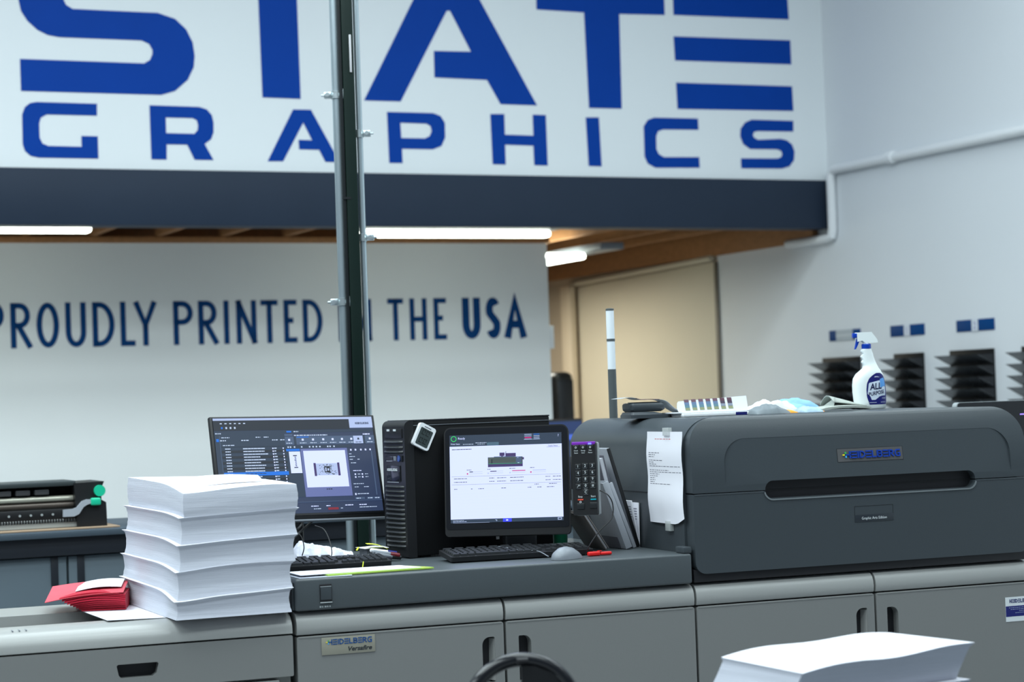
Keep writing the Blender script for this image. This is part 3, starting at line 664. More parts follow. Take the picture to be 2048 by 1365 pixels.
# paper taped on the side
def sidept(t, z, off): return (off, t, z)
pa = thing('taped_notice', 'white printed sheet taped to the side of the dark raised unit', 'paper', PF @ Matrix.Translation((-.002, .16, 1.06)))
ta_, zt_ = PS(1367, 864); tb_, zt2 = PS(1297, 862); zb_ = 1.058
def pf(u, v):
    z = zt_ - .0 + (zb_ - zt_) * v; t = tb_ + (ta_ - tb_) * u + .006 * sin(v * pi)
    o = -.004 - .007 * sin(pi * u) * (.4 + .6 * v) - .012 * max(0, u - .75) * 4 * max(0, v - .7) - .004 * sin(v * pi * 2) ** 2
    if u > .8 and v > .9: z += (u - .8) * (v - .9) * .9
    return (o, t, z)
G(PF).sheet(pf, 12, 16, (-.0006, 0, 0)).build('sheet', PAPER, pa)
g = G(PF)
for z_, wds in [(0.215 - 0.022 * 0, None)]: pass
rows = [(.225, .25, .70, 0), (.183, .08, .40, 1), (.177, .08, .28, 1), (.171, .08, .25, 1), (.160, .08, .50, 1), (.154, .08, .24, 1), (.148, .08, .30, 1), (.142, .08, .95, 1), (.130, .08, .65, 1), (.124, .08, .97, 1), (.118, .08, .38, 1), (.112, .08, .32, 1), (.106, .08, .24, 1), (.100, .08, .25, 1), (.094, .08, .22, 1), (.088, .08, .70, 1)]
for h_, u0_, u1_, k in rows:
    v = 1 - (h_ + .03) / (zt_ - zb_) ; u = u0_
    g.use(INK if k else REDI)
    while u < u1_:
        w_ = random.uniform(.03, .09); q0 = pf(u, v); q1 = pf(min(u + w_, u1_), v); o = -.0009; hz = .0017
        g.add([(q0[0] + o, q0[1], q0[2]), (q1[0] + o, q1[1], q1[2]), (q1[0] + o, q1[1], q1[2] + hz), (q0[0] + o, q0[1], q0[2] + hz)], [(0, 1, 2, 3)]); u += w_ + .02
g.build('printed_lines', None, pa, smooth=0)
TAPE = mat('clear_tape', (.6, .63, .62), .2, var=.05, scale=40, alpha=.55)
G(PF).box(-.014, -.0005, .11, .15, zt_ - .012, zt_ + .012, .001).build('tape', TAPE, pa)
G(PF).box(-.0135, -.0005, .12, .155, zb_ - .022, zb_ + .008, .001).build('tape', TAPE, pa)

# ------- left unit
LU = thing('sorter_unit', 'low warm grey finishing unit left of the press, carrying the paper stack', 'machine', PF @ Matrix.Translation((-1.9, .35, 0)))
a, b = -2.9, -1.226
G(PF).box(a, b, .03, .70, .05, .845, .006).build('body', mat('unit_grey', (.34, .35, .33), .45, var=.03, scale=200), LU)
TP = [(.70, .846), (.70, .886), (.10, .886), (.065, .8845), (.04, .880), (.02, .871), (.007, .858), (.001, .845), (0, .828), (.029, .8265), (.029, .846)]
g = G(PF).loft([[(a, t, z) for t, z in TP], [(b, t, z) for t, z in TP]])
ra, rb = PZ(-60, 1232, .886), PZ(265, 1236, .886)
rec = G(PF).box(-2.6, PZ(268, 1240, .886)[0], .14, .44, .8535, .92)
g = boolean(g, [(rec, 'DIFFERENCE')]); g.build('top_cover', BEIGEL, LU, smooth=30)
G(PF).box(-2.59, PZ(268, 1240, .886)[0] - .01, .145, .435, .8537, .8560, 0).build('tray_floor', mat('tray_grey', (.14, .145, .14), .5, var=.03, scale=60), LU)
hx0, hz0 = PT(234, 1359); hx1, _ = PT(318, 1350); hz1 = PT(234, 1331)[1]
ZL = PT(520, 1360)[1]
hole = [(hx0 + .012, hz0), (hx1 - .016, hz0), (hx1 - .006, hz0 + .008), (hx1, hz1 - .004), (hx1 - .004, hz1), (hx0 + .004, hz1), (hx0, hz1 - .004), (hx0 + .005, hz0 + .008)]
d = G(PF).plate(rr(a, b, ZL + .002, .823, .004, 3), [hole], 't', 0, .03).build('drawer', BEIGE, LU)
G(PF).box(hx0 - .004, hx1 + .004, .028, .0298, hz0 - .004, hz1 + .004).build('grip_recess', DARK, d)
G(PF).box(a, b - .04, 0, .03, .12, ZL - .006, .004).build('drawer', BEIGE, LU)
G(PF).box(a, b, .05, .6, 0, .05).build('plinth', DARK, LU)
g = G(PF)
for k in range(3): cx = PZ(22 + k * 15, 1262, .884)[0]; g.box(cx, cx + .003, .045, .075, .882, .8852)
g.build('vent_marks', GREYP, LU, smooth=0)

# ------- bench behind the left unit
BNF = Matrix.Translation((XY(120, 1060, 7.8)[0], 7.8, 0)) @ Matrix.Rotation(radians(23), 4, 'Z')
bn = thing('work_bench', 'slate blue bench with grey cabinets behind the low unit', 'bench', BNF)
G(BNF).box(-1.6, .62, 0, .75, .985, 1.010, .004).build('bench_top', BENCHM, bn)
G(BNF).box(-1.58, 2.3, .03, .72, .915, .984, .003).build('apron', BENCHK, bn)
xs = [-1.55, -.72, .035, .82, 1.6, 2.3]
G(BNF).box(-1.56, 2.3, .08, .72, .04, .914, .004).build('cabinet_body', mat('cabinet_edge', (.05, .07, .085), .5, var=.05, scale=6), bn)
for i in range(5):
    dd = G(BNF).box(xs[i] + .004, xs[i + 1] - .004, .055, .079, .06, .91, .003).build('cabinet_door', CABM, bn)
    for hx in ((xs[i] + .05) if i != 0 else None, xs[i + 1] - .05):
        if hx is None: continue
        G(BNF).box(hx - .014, hx + .014, .050, .0545, .80, .912, .004).build('finger_pull', BENCHK, dd)
G(BNF).box(.62, 2.3, 0, .75, .985, .998, .003).build('bench_end', BENCHM, bn)
cb = tag(G(BNF).box(-1.4, .24, .05, .6, 1.0105, 1.0165, .001).build('cardboard_sheet', CARD, root=BNF @ Matrix.Translation((0, 0, 1.01))), 'flat brown cardboard sheet under the black printer module', 'cardboard')
zk = 1.0167
FU = thing('fuser_module', 'black printer module with mint green levers lying on the left bench', 'machine part', at(BNF, -.3, .2, zk))
R0 = .125
def bx(x, y): q = hit(BNF, x, y, 1, .12); return q.x, q.z
e0 = bx(205, 1000)[0]; e1 = bx(152, 1000)[0]
zt_ = bx(180, 964)[1]
G(BNF).plate([(e1, zk), (e0 + .012, zk), (e0 + .010, bx(203, 1005)[1]), (e0 - .008, bx(195, 1000)[1]), (e0 - .008, bx(195, 978)[1]), (e0 + .004, zt_), (e1 - .01, zt_ - .002)], (), 't', .10, .36).build('end_block', BLK, FU)
g = G(BNF); g.box(-1.3, e1, .11, .35, bx(100, 974)[1], bx(60, 966)[1], .004); g.build('top_cover', mat('module_dark', (.035, .045, .048), .4, var=.05, scale=30), FU)
g = G(BNF).box(-1.3, e1, .20, .33, zk + .055, bx(100, 974)[1]); g.build('core', BLKM, FU)
g = G(BNF)
for k in range(9): xx = e1 - .10 - k * .072; g.box(xx - .055, xx, .13, .2, bx(100, 990)[1], bx(100, 979)[1], .004)
g.build('cover_ribs', mat('rib_grey', (.07, .07, .075), .35, var=.05, scale=30), FU)
zr = bx(80, 1000)[1]
G(BNF).tube([(-1.3, .15, zr), (e1 + .005, .15, zr)], .011, 12).build('roller', mat('roller_tan', (.62, .60, .50), .25, metal=.3, var=.05, scale=30), FU)
zr = bx(80, 1013)[1]
G(BNF).tube([(-1.3, .16, zr), (e1, .16, zr)], .013, 12).build('roller', mat('roller_brown', (.16, .13, .11), .3, metal=.3, var=.1, scale=30), FU)
fa, fb = bx(80, 1041)[1], bx(80, 1020)[1]
G(BNF).box(-1.3, e1, .105, .13, fa, fb, .003).build('front_rail', BLK, FU)
for k in range(8):
    xx = bx(148 - k * 22, 1027)[0]; G(BNF).tube([(xx, .1045, (fa + fb) / 2), (xx, .099, (fa + fb) / 2)], .0045, 8).build('screw', SILV, FU)
g = G(BNF)
for k in range(60): xx = e1 - .004 - k * .0105; g.box(xx - .005, xx, .104, .12, fa - .012, fa, 0)
g.build('tooth_comb', BLK, FU, smooth=0)
G(BNF).box(-1.3, e1 + .002, .115, .30, zk + .001, fa - .012, .003).build('base_rail', mat('rail_silver', (.50, .54, .54), .35, metal=.2, var=.05, scale=30), FU)
P_ = [bx(123, 1020), bx(143, 1018), bx(150, 1015), bx(160, 1003), bx(170, 999), bx(180, 999), bx(180, 1007), bx(172, 1009), bx(164, 1014), bx(155, 1028), bx(145, 1033), bx(123, 1034)]
G(BNF).plate(P_, (), 't', .085, .097).build('lever_arm', mat('lever_grey', (.42, .45, .50), .4, metal=.2, var=.05, scale=30), FU)
gx0, gz = bx(178, 1004); gx1 = bx(198, 1004)[0]
G(BNF).box(gx0, gx1, .078, .10, gz - .014, gz + .015, .006, 3).build('lever_grip', MINT, FU)
gx0, gz = bx(187, 982)
G(BNF).tube([(gx0 + .018, .085, gz), (gx0 + .018, .11, gz)], .022, 14).build('release_knob', MINT, FU)
# grey equipment seen behind the monitor stand
r = thing('storage_box', 'grey blurred storage box on the bench behind the left monitor', 'box', at(BNF, 1.5, .3, .998))
G(BNF).box(.75, 2.2, .25, .6, .9985, 1.06, .006).build('tray', mat('tray_slate', (.16, .18, .24), .5, var=.1, scale=12), r)

# ================================================================== PAPER STACKS
def ream(M, W, D, hgt, top, bot, flare, mat_e=PEDGE, mat_t=PAPER, name='paper_ream', label='', group=None, jit=.002, cat='paper', nu=28, nv=28, K=10, shear=(0, 0)):
    """block of sheets; top(u,v) and bot(u,v) give the curl of its two faces"""
    g = G(M); sd = random.random() * 50
    def P(u, v, w_):
        z = bot(u, v) + (hgt + top(u, v) - bot(u, v)) * w_
        f_ = flare(w_); x = (u - .0) * W; y = v * D
        wob = jit * noise.noise(Vector((w_ * 9 + sd, 1.3, u * 1.5 + v)))
        x += (u - .5) * 2 * f_ + wob - shear[0] * (1 - w_); y += (v - .5) * 2 * f_ + wob + shear[1] * (1 - w_)
        return (x, y, z)
    g.use(mat_t); g.grid(lambda u, v: P(u, v, 1), nu, nv); g.grid(lambda u, v: P(u, v, 0), nu, nv)
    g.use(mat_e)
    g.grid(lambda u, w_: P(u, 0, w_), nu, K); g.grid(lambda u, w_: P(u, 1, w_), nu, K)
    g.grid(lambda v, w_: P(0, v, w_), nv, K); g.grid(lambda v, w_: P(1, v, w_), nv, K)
    o = g.build(name, None, root=M, weld=True, smooth=40); tag(o, label, cat, group); return o
SM = at(PF, -1.553, -.03, .889, radians(2))
W_, D_ = .322, .68; hh = .0712
ang = .02
dz = .0
labels = ['bottom ream of white paper in the tall stack on the low unit', 'second ream from the bottom in the tall stack of white paper', 'middle ream of the tall stack of five white reams',
          'fourth ream up in the tall stack of white paper', 'top ream of the tall white stack, with a loose sheet on it']
curl = [lambda u, v: 0 * u,
        lambda u, v: .012 * math.exp(-((u - .02) ** 2 + v * v * 3) * 14) * -1 - .004 * math.sin(pi * u) * (1 - v) + .004 * v,
        lambda u, v: -.006 * math.exp(-((u) ** 2 + v * v * 3) * 10) + .005 * math.sin(pi * u) * (1 - v),
        lambda u, v: -.004 * math.exp(-((u) ** 2 + v * v * 3) * 10) + .004 * u * (1 - v) - .002,
        lambda u, v: -.002 + .006 * (u - .3) * (1 - v),
        lambda u, v: -.010 * math.exp(-((u) ** 2 + v * v * 3) * 6) - .012 * max(0, u - .8) ** 1 * 2 * (1 - v) + .010 * v * (1 - u)]
offs = [(0, 0), (.006, .004), (.013, .002), (.020, .004), (.030, .0)]
fd = lambda v: -.0065 * max(0, 1 - v / .38) ** 2 * (1 + .5 * max(0, 1 - v / .38))
for k in range(5):
    M = SM @ Matrix.Translation((offs[k][0], offs[k][1], k * (hh + .0006)))
    fl = (lambda w_: .008 * max(0, w_ - .90) * 10 * .8 - .005 * sin(w_ * pi)) if k < 4 else (lambda w_: .003 * sin(w_ * pi))
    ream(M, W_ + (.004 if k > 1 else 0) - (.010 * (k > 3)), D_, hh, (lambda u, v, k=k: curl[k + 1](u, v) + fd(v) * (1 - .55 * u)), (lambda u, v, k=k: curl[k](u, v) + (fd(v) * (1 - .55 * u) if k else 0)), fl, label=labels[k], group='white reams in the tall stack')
M = SM @ Matrix.Translation((.03, .02, 5 * (hh + .0006)))
g = G(M).sheet(lambda u, v: (.05 + .20 * u + .10 * v, .08 + .4 * v, .0095 * (sin(pi * u)) * .45 * (.35 + .65 * v) + curl[5](.15 + .6 * u, .12 + .59 * v) + fd(.12 + .59 * v) * (1 - .55 * (.15 + .6 * u)) + .0012), 14, 14, .0006)
tag(g.build('loose_sheet', PAPER, root=M), 'loose curled white sheet lying on the tall paper stack', 'paper')
# sheet under the stack and dark board
M = SM @ Matrix.Translation((-.16, .12, -.0026))
tag(G(M).sheet(lambda u, v: (.165 * u, .45 * v, .004 * (1 - u) * (1 - v)), 6, 6, .0012).build('loose_sheet', PAPER, root=M), 'white sheet sticking out left from under the tall stack', 'paper')
# red bundle
RM = at(PF, *PZ(163, 1224, .889), .8885, radians(-14))
rd = thing('envelope_bundle', 'fanned bundle of red envelopes left of the tall paper stack', 'envelope', RM)
g = G(RM); n = 9
for k in range(n):
    o_ = k * .0035
    g.use(REDP)
    g.sheet(lambda u, v, k=k: (-.0075 * k + (.125 + .0075 * k) * u, -.003 * k + .20 * v + .008 * sin(k), k * .0045 + .001 + (.016 * sin(pi * u * .9) + .010 * (1 - u) * v) * (k / n)), 12, 5, .0042)
g.build('envelopes', None, rd)
g = G(RM).sheet(lambda u, v: (-.100 + .22 * u, -.02 + .23 * v, .043 + .008 * u + .006 * sin(pi * u) - .012 * (1 - u) * (1 - v) + .014 * v), 10, 6, .0015)
g.use(REDT); g.build('top_envelope', REDT, rd)
g = G(RM).sheet(lambda u, v: (-.02 + .13 * u, .05 + .16 * v, .0475 + .008 * u + .006 * sin(pi * u) + .006 + .010 * v), 8, 4, .0012)
g.build('white_slip', PAPER, rd)
# right foreground stack on its table
FM = Matrix.Translation((.585, 4.29, 0)) @ Matrix.Rotation(radians(31), 4, 'Z')
tb = thing('side_table', 'grey table carrying the nearest paper stack, mostly below the photo', 'table', FM)
G(FM).box(-.15, .7, -.12, .5, .70, .73, .004).build('table_top', CABM, tb)
for x, y in ((-.12, -.09), (.67, -.09), (-.12, .47), (.67, .47)): G(FM).box(x - .02, x + .02, y - .02, y + .02, 0, .70, .003).build('leg', CABM, tb)
fh = .074
zt_ = .868
Wf, Df = .475, .272
top2 = lambda u, v: -.012 * max(0, .35 - u) * 2 * (1 - v) + .010 * sin(pi * u) * v + .010 * u + .004 * sin(u * 9)
low2 = lambda u, v: -.006 * max(0, .35 - u) * (1 - v) + .006 * u
ream(FM @ Matrix.Translation((-.004, 0, zt_ - fh)), Wf, Df, fh, top2, low2, lambda w_: .010 * max(0, w_ - .9) * 5 - .001 * sin(w_ * pi), shear=(.022, .030), label='top ream of white paper in the blurred stack at bottom right', group='white reams in the near stack')
ream(FM @ Matrix.Translation((-.012, .012, .7305)), Wf - .002, Df, zt_ - fh - .7312, low2, lambda u, v: 0, lambda w_: .012 * max(0, w_ - .8) * 3, label='lower ream just under the top one in the blurred bottom right stack', group='white reams in the near stack')

# ================================================================== CHAIR
CH = Matrix.Translation((-.004, 4.4, 0)) @ Matrix.Rotation(radians(8), 4, 'Z')
ch = thing('task_chair', 'black chair whose curved backrest loop rises at the bottom of the photo', 'chair', CH)
loop = [(-.128 + 0, 0, .66)] + [(.108 * cos(radians(a)) * (1.06), .015 * sin(radians(a)), .79 + .102 * sin(radians(a))) for a in range(200, -21, -10)] + [(.128, 0, .66)]
G(CH).tube(spline(loop, 2), .0155, 12).build('back_loop', BLKG, ch)
G(CH).box(-.115, .12, -.004, .020, .60, .785, .012, 3).build('back_pad', BLK, ch)
G(CH).plate([(.0, .70), (.095, .70), (.095, .82), (.07, .86), (.03, .878), (.0, .88)], (), 't', .0, .012).build('back_web', BLK, ch)
G(CH).tube([(-.012, -.014, .893), (.012, -.014, .893)], .006, 8).build('adjuster_slot', DARK, ch)
G(CH).box(-.22, .22, -.46, -.04, .43, .49, .025, 3).build('seat', BLK, ch)
G(CH).box(-.03, .03, .02, .04, .40, .64, .006).build('back_bar', BLK, ch)
G(CH).box(-.03, .03, -.26, .04, .40, .429, .006).build('mechanism', BLK, ch)
G(CH).tube([(0, -.25, .09), (0, -.25, .40)], .025, 12).build('gas_post', BLK, ch)
for k in range(5):
    a = radians(90 + 72 * k); L = G(CH).tube([(0, -.25, .095), (.28 * cos(a), -.25 + .28 * sin(a), .065)], [.025, .015], 8).build('base_leg', BLK, ch)
    G(CH).tube([(.28 * cos(a) - .018, -.25 + .28 * sin(a), .026), (.28 * cos(a) + .018, -.25 + .28 * sin(a), .026)], .026, 12).build('caster', BLK, L)

# ================================================================== ON THE COUNTER
def mframe(x, y, z, yaw, tilt, roll):
    a = Vector((cos(yaw), sin(yaw), 0)); b = Vector((-sin(yaw), cos(yaw), 0)); zz = Vector((0, 0, 1))
    up = cos(tilt) * zz + sin(tilt) * b; a2 = cos(roll) * a + sin(roll) * up; u2 = -sin(roll) * a + cos(roll) * up; n = u2.cross(a2) * -1
    n = a2.cross(u2) * -1
    return Matrix(((a2.x, n.x, u2.x, x), (a2.y, n.y, u2.y, y), (a2.z, n.z, u2.z, z), (0, 0, 0, 1)))
# ---- left monitor
LM = mframe(-.6777, 6.4056, 1.2625, .502, .279, -.024) @ Matrix.Scale(1.03, 4)
inv = PF.inverted(); base = inv @ Vector((-.6777, 6.4056, 0))
mo = thing('desktop_monitor', 'thin black monitor with dark software screen, tilted left of the computer tower', 'monitor', at(PF, base.x + .03, base.y + .1, ZC))
G(LM).box(-.27, .27, -.0, .018, -.1625, .1625, .004).build('casing', BLK, mo)
G(LM).box(-.262, .262, -.0012, -.0002, -.150, .157, 0).build('bezel_glass', BLKG, mo)
G(LM).box(-.27, .27, -.003, .014, -.1685, -.1628, .0015).build('chin_strip', GREYP, mo)
SW, SH = .524, .296
def S(g, x0, x1, y0, y1, m, d=1):   # screen rect, fractions from top left of 1000 x 600
    X = lambda x: -.260 + x / 1000 * .520; Zz = lambda y: .156 - y / 600 * .300
    g.use(m); g.box(X(x0), X(x1), -.0013 - d * .0003, -.0013, Zz(y1), Zz(y0))
def dash(g, x0, x1, y, h, m, d=3, mn=6, mx=22, gap=4):
    x = x0
    while x < x1 - 2:
        w_ = min(random.uniform(mn, mx), x1 - x); S(g, x, x + w_, y, y + h, m, d); x += w_ + gap
g = G(LM)
S(g, 0, 1000, 0, 600, E_BG, 1)
S(g, 0, 1000, 0, 14, E_LT, 2); S(g, 0, 850, 14, 78, E_DK, 2); S(g, 850, 1000, 10, 70, E_LT, 3)
dash(g, 40, 200, 30, 6, E_TX, 3, 12, 16, 16); 
for x in (45, 72, 98, 124): S(g, x, x + 10, 54, 66, E_TX if x > 50 else E_BL, 3)
S(g, 0, 430, 80, 570, E_BAR, 2); dash(g, 5, 40, 92, 6, E_TX, 3)
S(g, 8, 24, 128, 146, E_BL, 4)
S(g, 28, 31, 110, 570, E_MID, 3)
dash(g, 40, 90, 118, 5, E_TX); dash(g, 250, 280, 118, 5, E_TX); dash(g, 300, 330, 118, 5, E_TX)
dash(g, 30, 70, 136, 6, E_TX); dash(g, 160, 205, 136, 6, E_TX); dash(g, 350, 385, 136, 6, E_TX); dash(g, 400, 428, 136, 6, E_TX)
dash(g, 45, 120, 166, 5, E_TX); S(g, 34, 430, 178, 180, E_DK, 3)
for k in range(22):
    y = 188 + k * 17.5
    if k == 9: continue
    if k % 2: S(g, 34, 430, y - 5, y + 11, E_DK, 3)
    dash(g, 56, 88, y, 6, E_TX, 5, 8, 12, 2); dash(g, 165, 165 + random.choice((100, 130, 135, 150, 120)), y, 6, E_TX, 5, 10, 30, 2)
    S(g, 345, 352, y, y + 8, E_W, 5); dash(g, 356, 372, y, 6, E_TX, 5); S(g, 410, 416, y, y + 8, E_W, 5)
S(g, 34, 430, 337, 359, E_BL, 6); dash(g, 56, 88, 345, 4, E_TX, 7); dash(g, 165, 290, 345, 4, E_BAR, 7)
S(g, 430, 1000, 80, 96, E_BAR, 2); S(g, 445, 475, 84, 94, E_BL, 3); dash(g, 490, 520, 86, 6, E_TX)
dash(g, 490, 700, 110, 6, E_TX); S(g, 430, 480, 104, 116, E_MID, 3); dash(g, 930, 980, 108, 7, E_W)
S(g, 430, 1000, 120, 172, E_MID, 3); S(g, 485, 500, 120, 172, E_BAR, 4); S(g, 505, 580, 122, 127, E_BL, 5); S(g, 865, 925, 122, 170, E_LT, 5); S(g, 928, 940, 120, 172, E_BAR, 4)
for x in (450, 535, 600, 665, 725, 785, 845, 890, 965): S(g, x, x + 12, 135, 147, E_W if x != 890 else E_BAR, 6); dash(g, x - 14, x + 26, 160, 4, E_TX if x != 890 else E_BAR, 6)
S(g, 430, 850, 176, 196, E_BAR, 3)
for x in (440, 455, 480, 525, 575, 597, 618, 640, 690, 705, 730): S(g, x, x + 9, 182, 191, E_TX, 4)
S(g, 430, 515, 198, 212, E_BL, 4); S(g, 430, 515, 212, 500, E_BAR, 3); S(g, 445, 515, 215, 350, E_W, 5)
for y0_, y1_ in ((238, 244), (312, 318)): S(g, 468, 492, y0_, y1_, E_DK, 6)
for k in range(9): S(g, 474 + random.randint(0, 4), 486, 248 + k * 7, 252 + k * 7, E_MID if k % 2 else E_DK, 6)
S(g, 520, 815, 198, 500, E_LAV, 4); S(g, 535, 800, 212, 442, E_W, 5)
S(g, 590, 604, 290, 372, E_PU, 6); S(g, 740, 754, 290, 372, E_PU, 6); S(g, 604, 740, 294, 368, E_LT, 6)
for k in range(90):
    x = random.gauss(672, 30); y = random.uniform(298, 362)
    if 606 < x < 734: s_ = random.uniform(3, 8); S(g, x, x + s_, y, y + random.uniform(2, 5), random.choice((E_DK, E_OLIV, E_MID)), 7)
S(g, 655, 690, 312, 350, E_DK, 8); S(g, 660, 668, 320, 344, E_LT, 9); S(g, 674, 684, 326, 340, E_LT, 9)
dash(g, 655, 690, 452, 6, E_DK, 5)
for x in (835, 865, 900, 930, 960): S(g, x, x + 9, 206, 216, E_W, 5)
for y, a_, b_ in ((235, 825, 840), (252, 825, 860), (270, 825, 850), (270, 875, 890), (292, 830, 865)): dash(g, a_, b_, y, 4, E_TX, 4)
dash(g, 838, 895, 342, 4, E_W, 4)
for y in (362, 380):
    S(g, 845, 853, y, y + 9, E_W, 4); S(g, 890, 898, y, y + 9, E_W, 4); dash(g, 865, 880, y + 2, 4, E_TX, 4); dash(g, 912, 930, y + 2, 4, E_TX, 4)
dash(g, 830, 895, 425, 4, E_TX, 4); dash(g, 835, 860, 445, 4, E_TX, 4); dash(g, 895, 925, 445, 4, E_TX, 4); S(g, 832, 840, 486, 498, E_W, 5); dash(g, 848, 920, 488, 5, E_TX, 4)
S(g, 968, 974, 220, 500, E_MID, 4)
for x in (830, 905, 950): S(g, x, x + (60 if x == 830 else 40), 512, 524, E_MID, 4); dash(g, x + 6, x + 34, 516, 5, E_TX, 5)
S(g, 0, 1000, 530, 533, E_MID, 5)
dash(g, 545, 590, 556, 5, E_W, 4); dash(g, 640, 665, 556, 5, E_W, 4); dash(g, 760, 810, 556, 5, E_W, 4); dash(g, 850, 900, 556, 5, E_W, 4)
S(g, 650, 715, 570, 584, E_RD, 4); dash(g, 560, 605, 574, 4, E_TX, 4); dash(g, 730, 745, 574, 4, E_TX, 4); dash(g, 850, 960, 572, 4, E_TX, 4)
scr = g.build('screen', None, mo, smooth=0)
logotype(LM, -.260 + .888 * .520, -.260 + .975 * .520, .156 - 48 / 600 * .3, .156 - 35 / 600 * .3, -.0030, -.0023, E_BG, None, None, None, .2, scr, dots=False)
# stand and cables
cx = base.x; cy = base.y
G(LM).box(-.035, .035, .018, .05, -.05, .05, .006).build('mount_plate', BLK, mo)
G(PF).tube([(cx + .02, cy + .11, ZC + .015), (cx + .02, cy + .11, 1.24), (cx + .015, cy + .05, 1.265)], .018, 12).build('stand_neck', BLK, mo)
G(PF).box(cx - .12, cx + .12, cy + .0, cy + .19, ZC + .0008, ZC + .014, .004).build('stand_foot', BLK, mo)
def cable(pts, rad, lab, m=BLK, fr=PF, cat='cable'):
    P0 = Vector(pts[0]); M = fr @ Matrix.Translation(P0)
    o = G(fr).tube(spline(pts, 8), rad, 7).build('cable', m, root=M); return tag(o, lab, cat, 'cables on the counter')
def pc(x, y, t): s_, z_ = PT(x, y, t); return (s_, t, z_)
cable([pc(640, 1032, .72), pc(622, 1045, .70), pc(600, 1065, .66), pc(585, 1078, .62)], .004, 'thicker black cable sweeping left below the tilted monitor')
cable([pc(612, 1034, .72), pc(603, 1050, .70), pc(592, 1062, .66), pc(580, 1072, .62)], .0035, 'short black cable close to the paper stack below the monitor')
cable([pc(630, 1052, .5), pc(648, 1060, .46), pc(660, 1085, .42), (pc(671, 1110, .36)[0], .40, ZC + .035), (pc(671, 1110, .36)[0] + .01, .47, ZC + .004)], .0016, 'thin black cable arching down over the plastic bag')
cable([pc(594, 1066, .40), pc(603, 1075, .39), pc(608, 1095, .38), (pc(608, 1110, .38)[0], .40, ZC + .035)], .0016, 'thin black cable looping down beside the paper stack')

# ---- keyboards
def keyboard(fr, lab):
    r = thing('keyboard', lab, 'keyboard', fr, 'black keyboards on the counter')
    Wk, Dk = .445, .140
    tilt = Matrix.Translation((0, 0, .003)) @ Matrix.Rotation(radians(5.5), 4, 'X')
    f2 = fr @ tilt
    g = G(f2).plate(rr(0, Wk, 0, Dk, .008, 3), (), 'z', 0.0, .014); g.build('key_tray', BLK, r)
    for x in (.04, Wk - .06): G(fr).box(x, x + .02, Dk - .03, Dk - .012, .0005, .014, .002).build('flip_foot', BLK, r)
    proto = {}
    def key(x, y, w_):
        k_ = round(w_, 4)
        if k_ not in proto:
            g = G(f2); a_ = .0016; b_ = .0030
            g.loft([[(a_, a_, .0142), (w_ - a_, a_, .0142), (w_ - a_, .019 - a_, .0142), (a_, .019 - a_, .0142)], [(b_, b_, .0208), (w_ - b_, b_, .0208), (w_ - b_, .019 - b_ * .7, .0208), (b_, .019 - b_ * .7, .0208)]])
            proto[k_] = (g, None)
            o = g.build('key', mat('keycap', (.022, .024, .027), .35, var=.1, scale=80), r, smooth=0); me = o.data; bpy.data.objects.remove(o); proto[k_] = me
        o = bpy.data.objects.new('key', proto[k_]); C.objects.link(o); o.parent = r
        off = tilt.to_3x3() @ Vector((x, y, 0)); o.location = off
    u = .019; y0_ = .010
    for row in range(5):
        y = y0_ + row * u; x = .008
        if row == 0:
            for w_ in (1.25, 1.25, 1.25, 5.5, 1.25, 1.25, 1.25, 1.25): key(x, y, w_ * u); x += w_ * u
        else:
            nk = 14 if row == 4 else 13
            while x < .008 + 14.9 * u: key(x, y, u * (1 if x < .008 + 13.5 * u else (.008 + 15 * u - x) / u)); x += u
        if row in (0, 3, 4):
            for k in range(3): key(.008 + (15.25 + k) * u, y, u)
        if row == 1: key(.008 + 16.25 * u, y, u)
        for k in range(4): key(.008 + (18.5 + k) * u, y, u)
    y = y0_ + 5 * u + .006
    for k in range(0, 8): key(.008 + (k * 1.9) * u, y, u * 1.6)
keyboard(at(PF, PT(905, 1125, .20)[0] - .005, .195, ZC + .0008, radians(-3)), 'black keyboard in front of the lit touch display')
kx = PT(795, 1124, .20)[0]
keyboard(at(PF, kx - .455, .235, ZC + .0008, radians(-2)), 'black keyboard partly behind the tall paper stack, by the plastic bag')
# ---- computer tower
qs, qt = -.717, .47
TF = at(PF, qs, qt, 0, radians(8.5))
tw = thing('computer_tower', 'tall black computer tower with ribbed front behind the touch display', 'computer', TF @ Matrix.Translation((.2, .1, ZC)))
HT = PT(826, 843, .47)[1] - ZC; z0_ = ZC + .002
Lw = .50; Wt = .150
G(TF).box(.012, Lw, 0, Wt, z0_ + .004, ZC + HT, .005).build('case', BLKM, tw)
G(TF).plate(rr(-.018, .014, z0_, ZC + HT + .002, (.01, 0, .0, .02), 5), (), 't', -.002, Wt + .002).build('front_bezel', BLK, tw)
G(TF).box(.014, Lw, -.0025, -.0005, ZC + HT - .014, ZC + HT - .0125).build('panel_seam', GREYP, tw)
G(TF).box(.0, Lw, .0, Wt, ZC + HT - .001, ZC + HT + .0035, .001).build('top_panel', BLKG, tw)
for sx in (.04, Lw - .06):
    for sy in (.02, Wt - .05): G(TF).box(sx, sx + .03, sy, sy + .03, ZC + .0006, z0_ + .006).build('rubber_foot', DARK, tw)
hz = lambda y: PT(800, y, .5)[1]
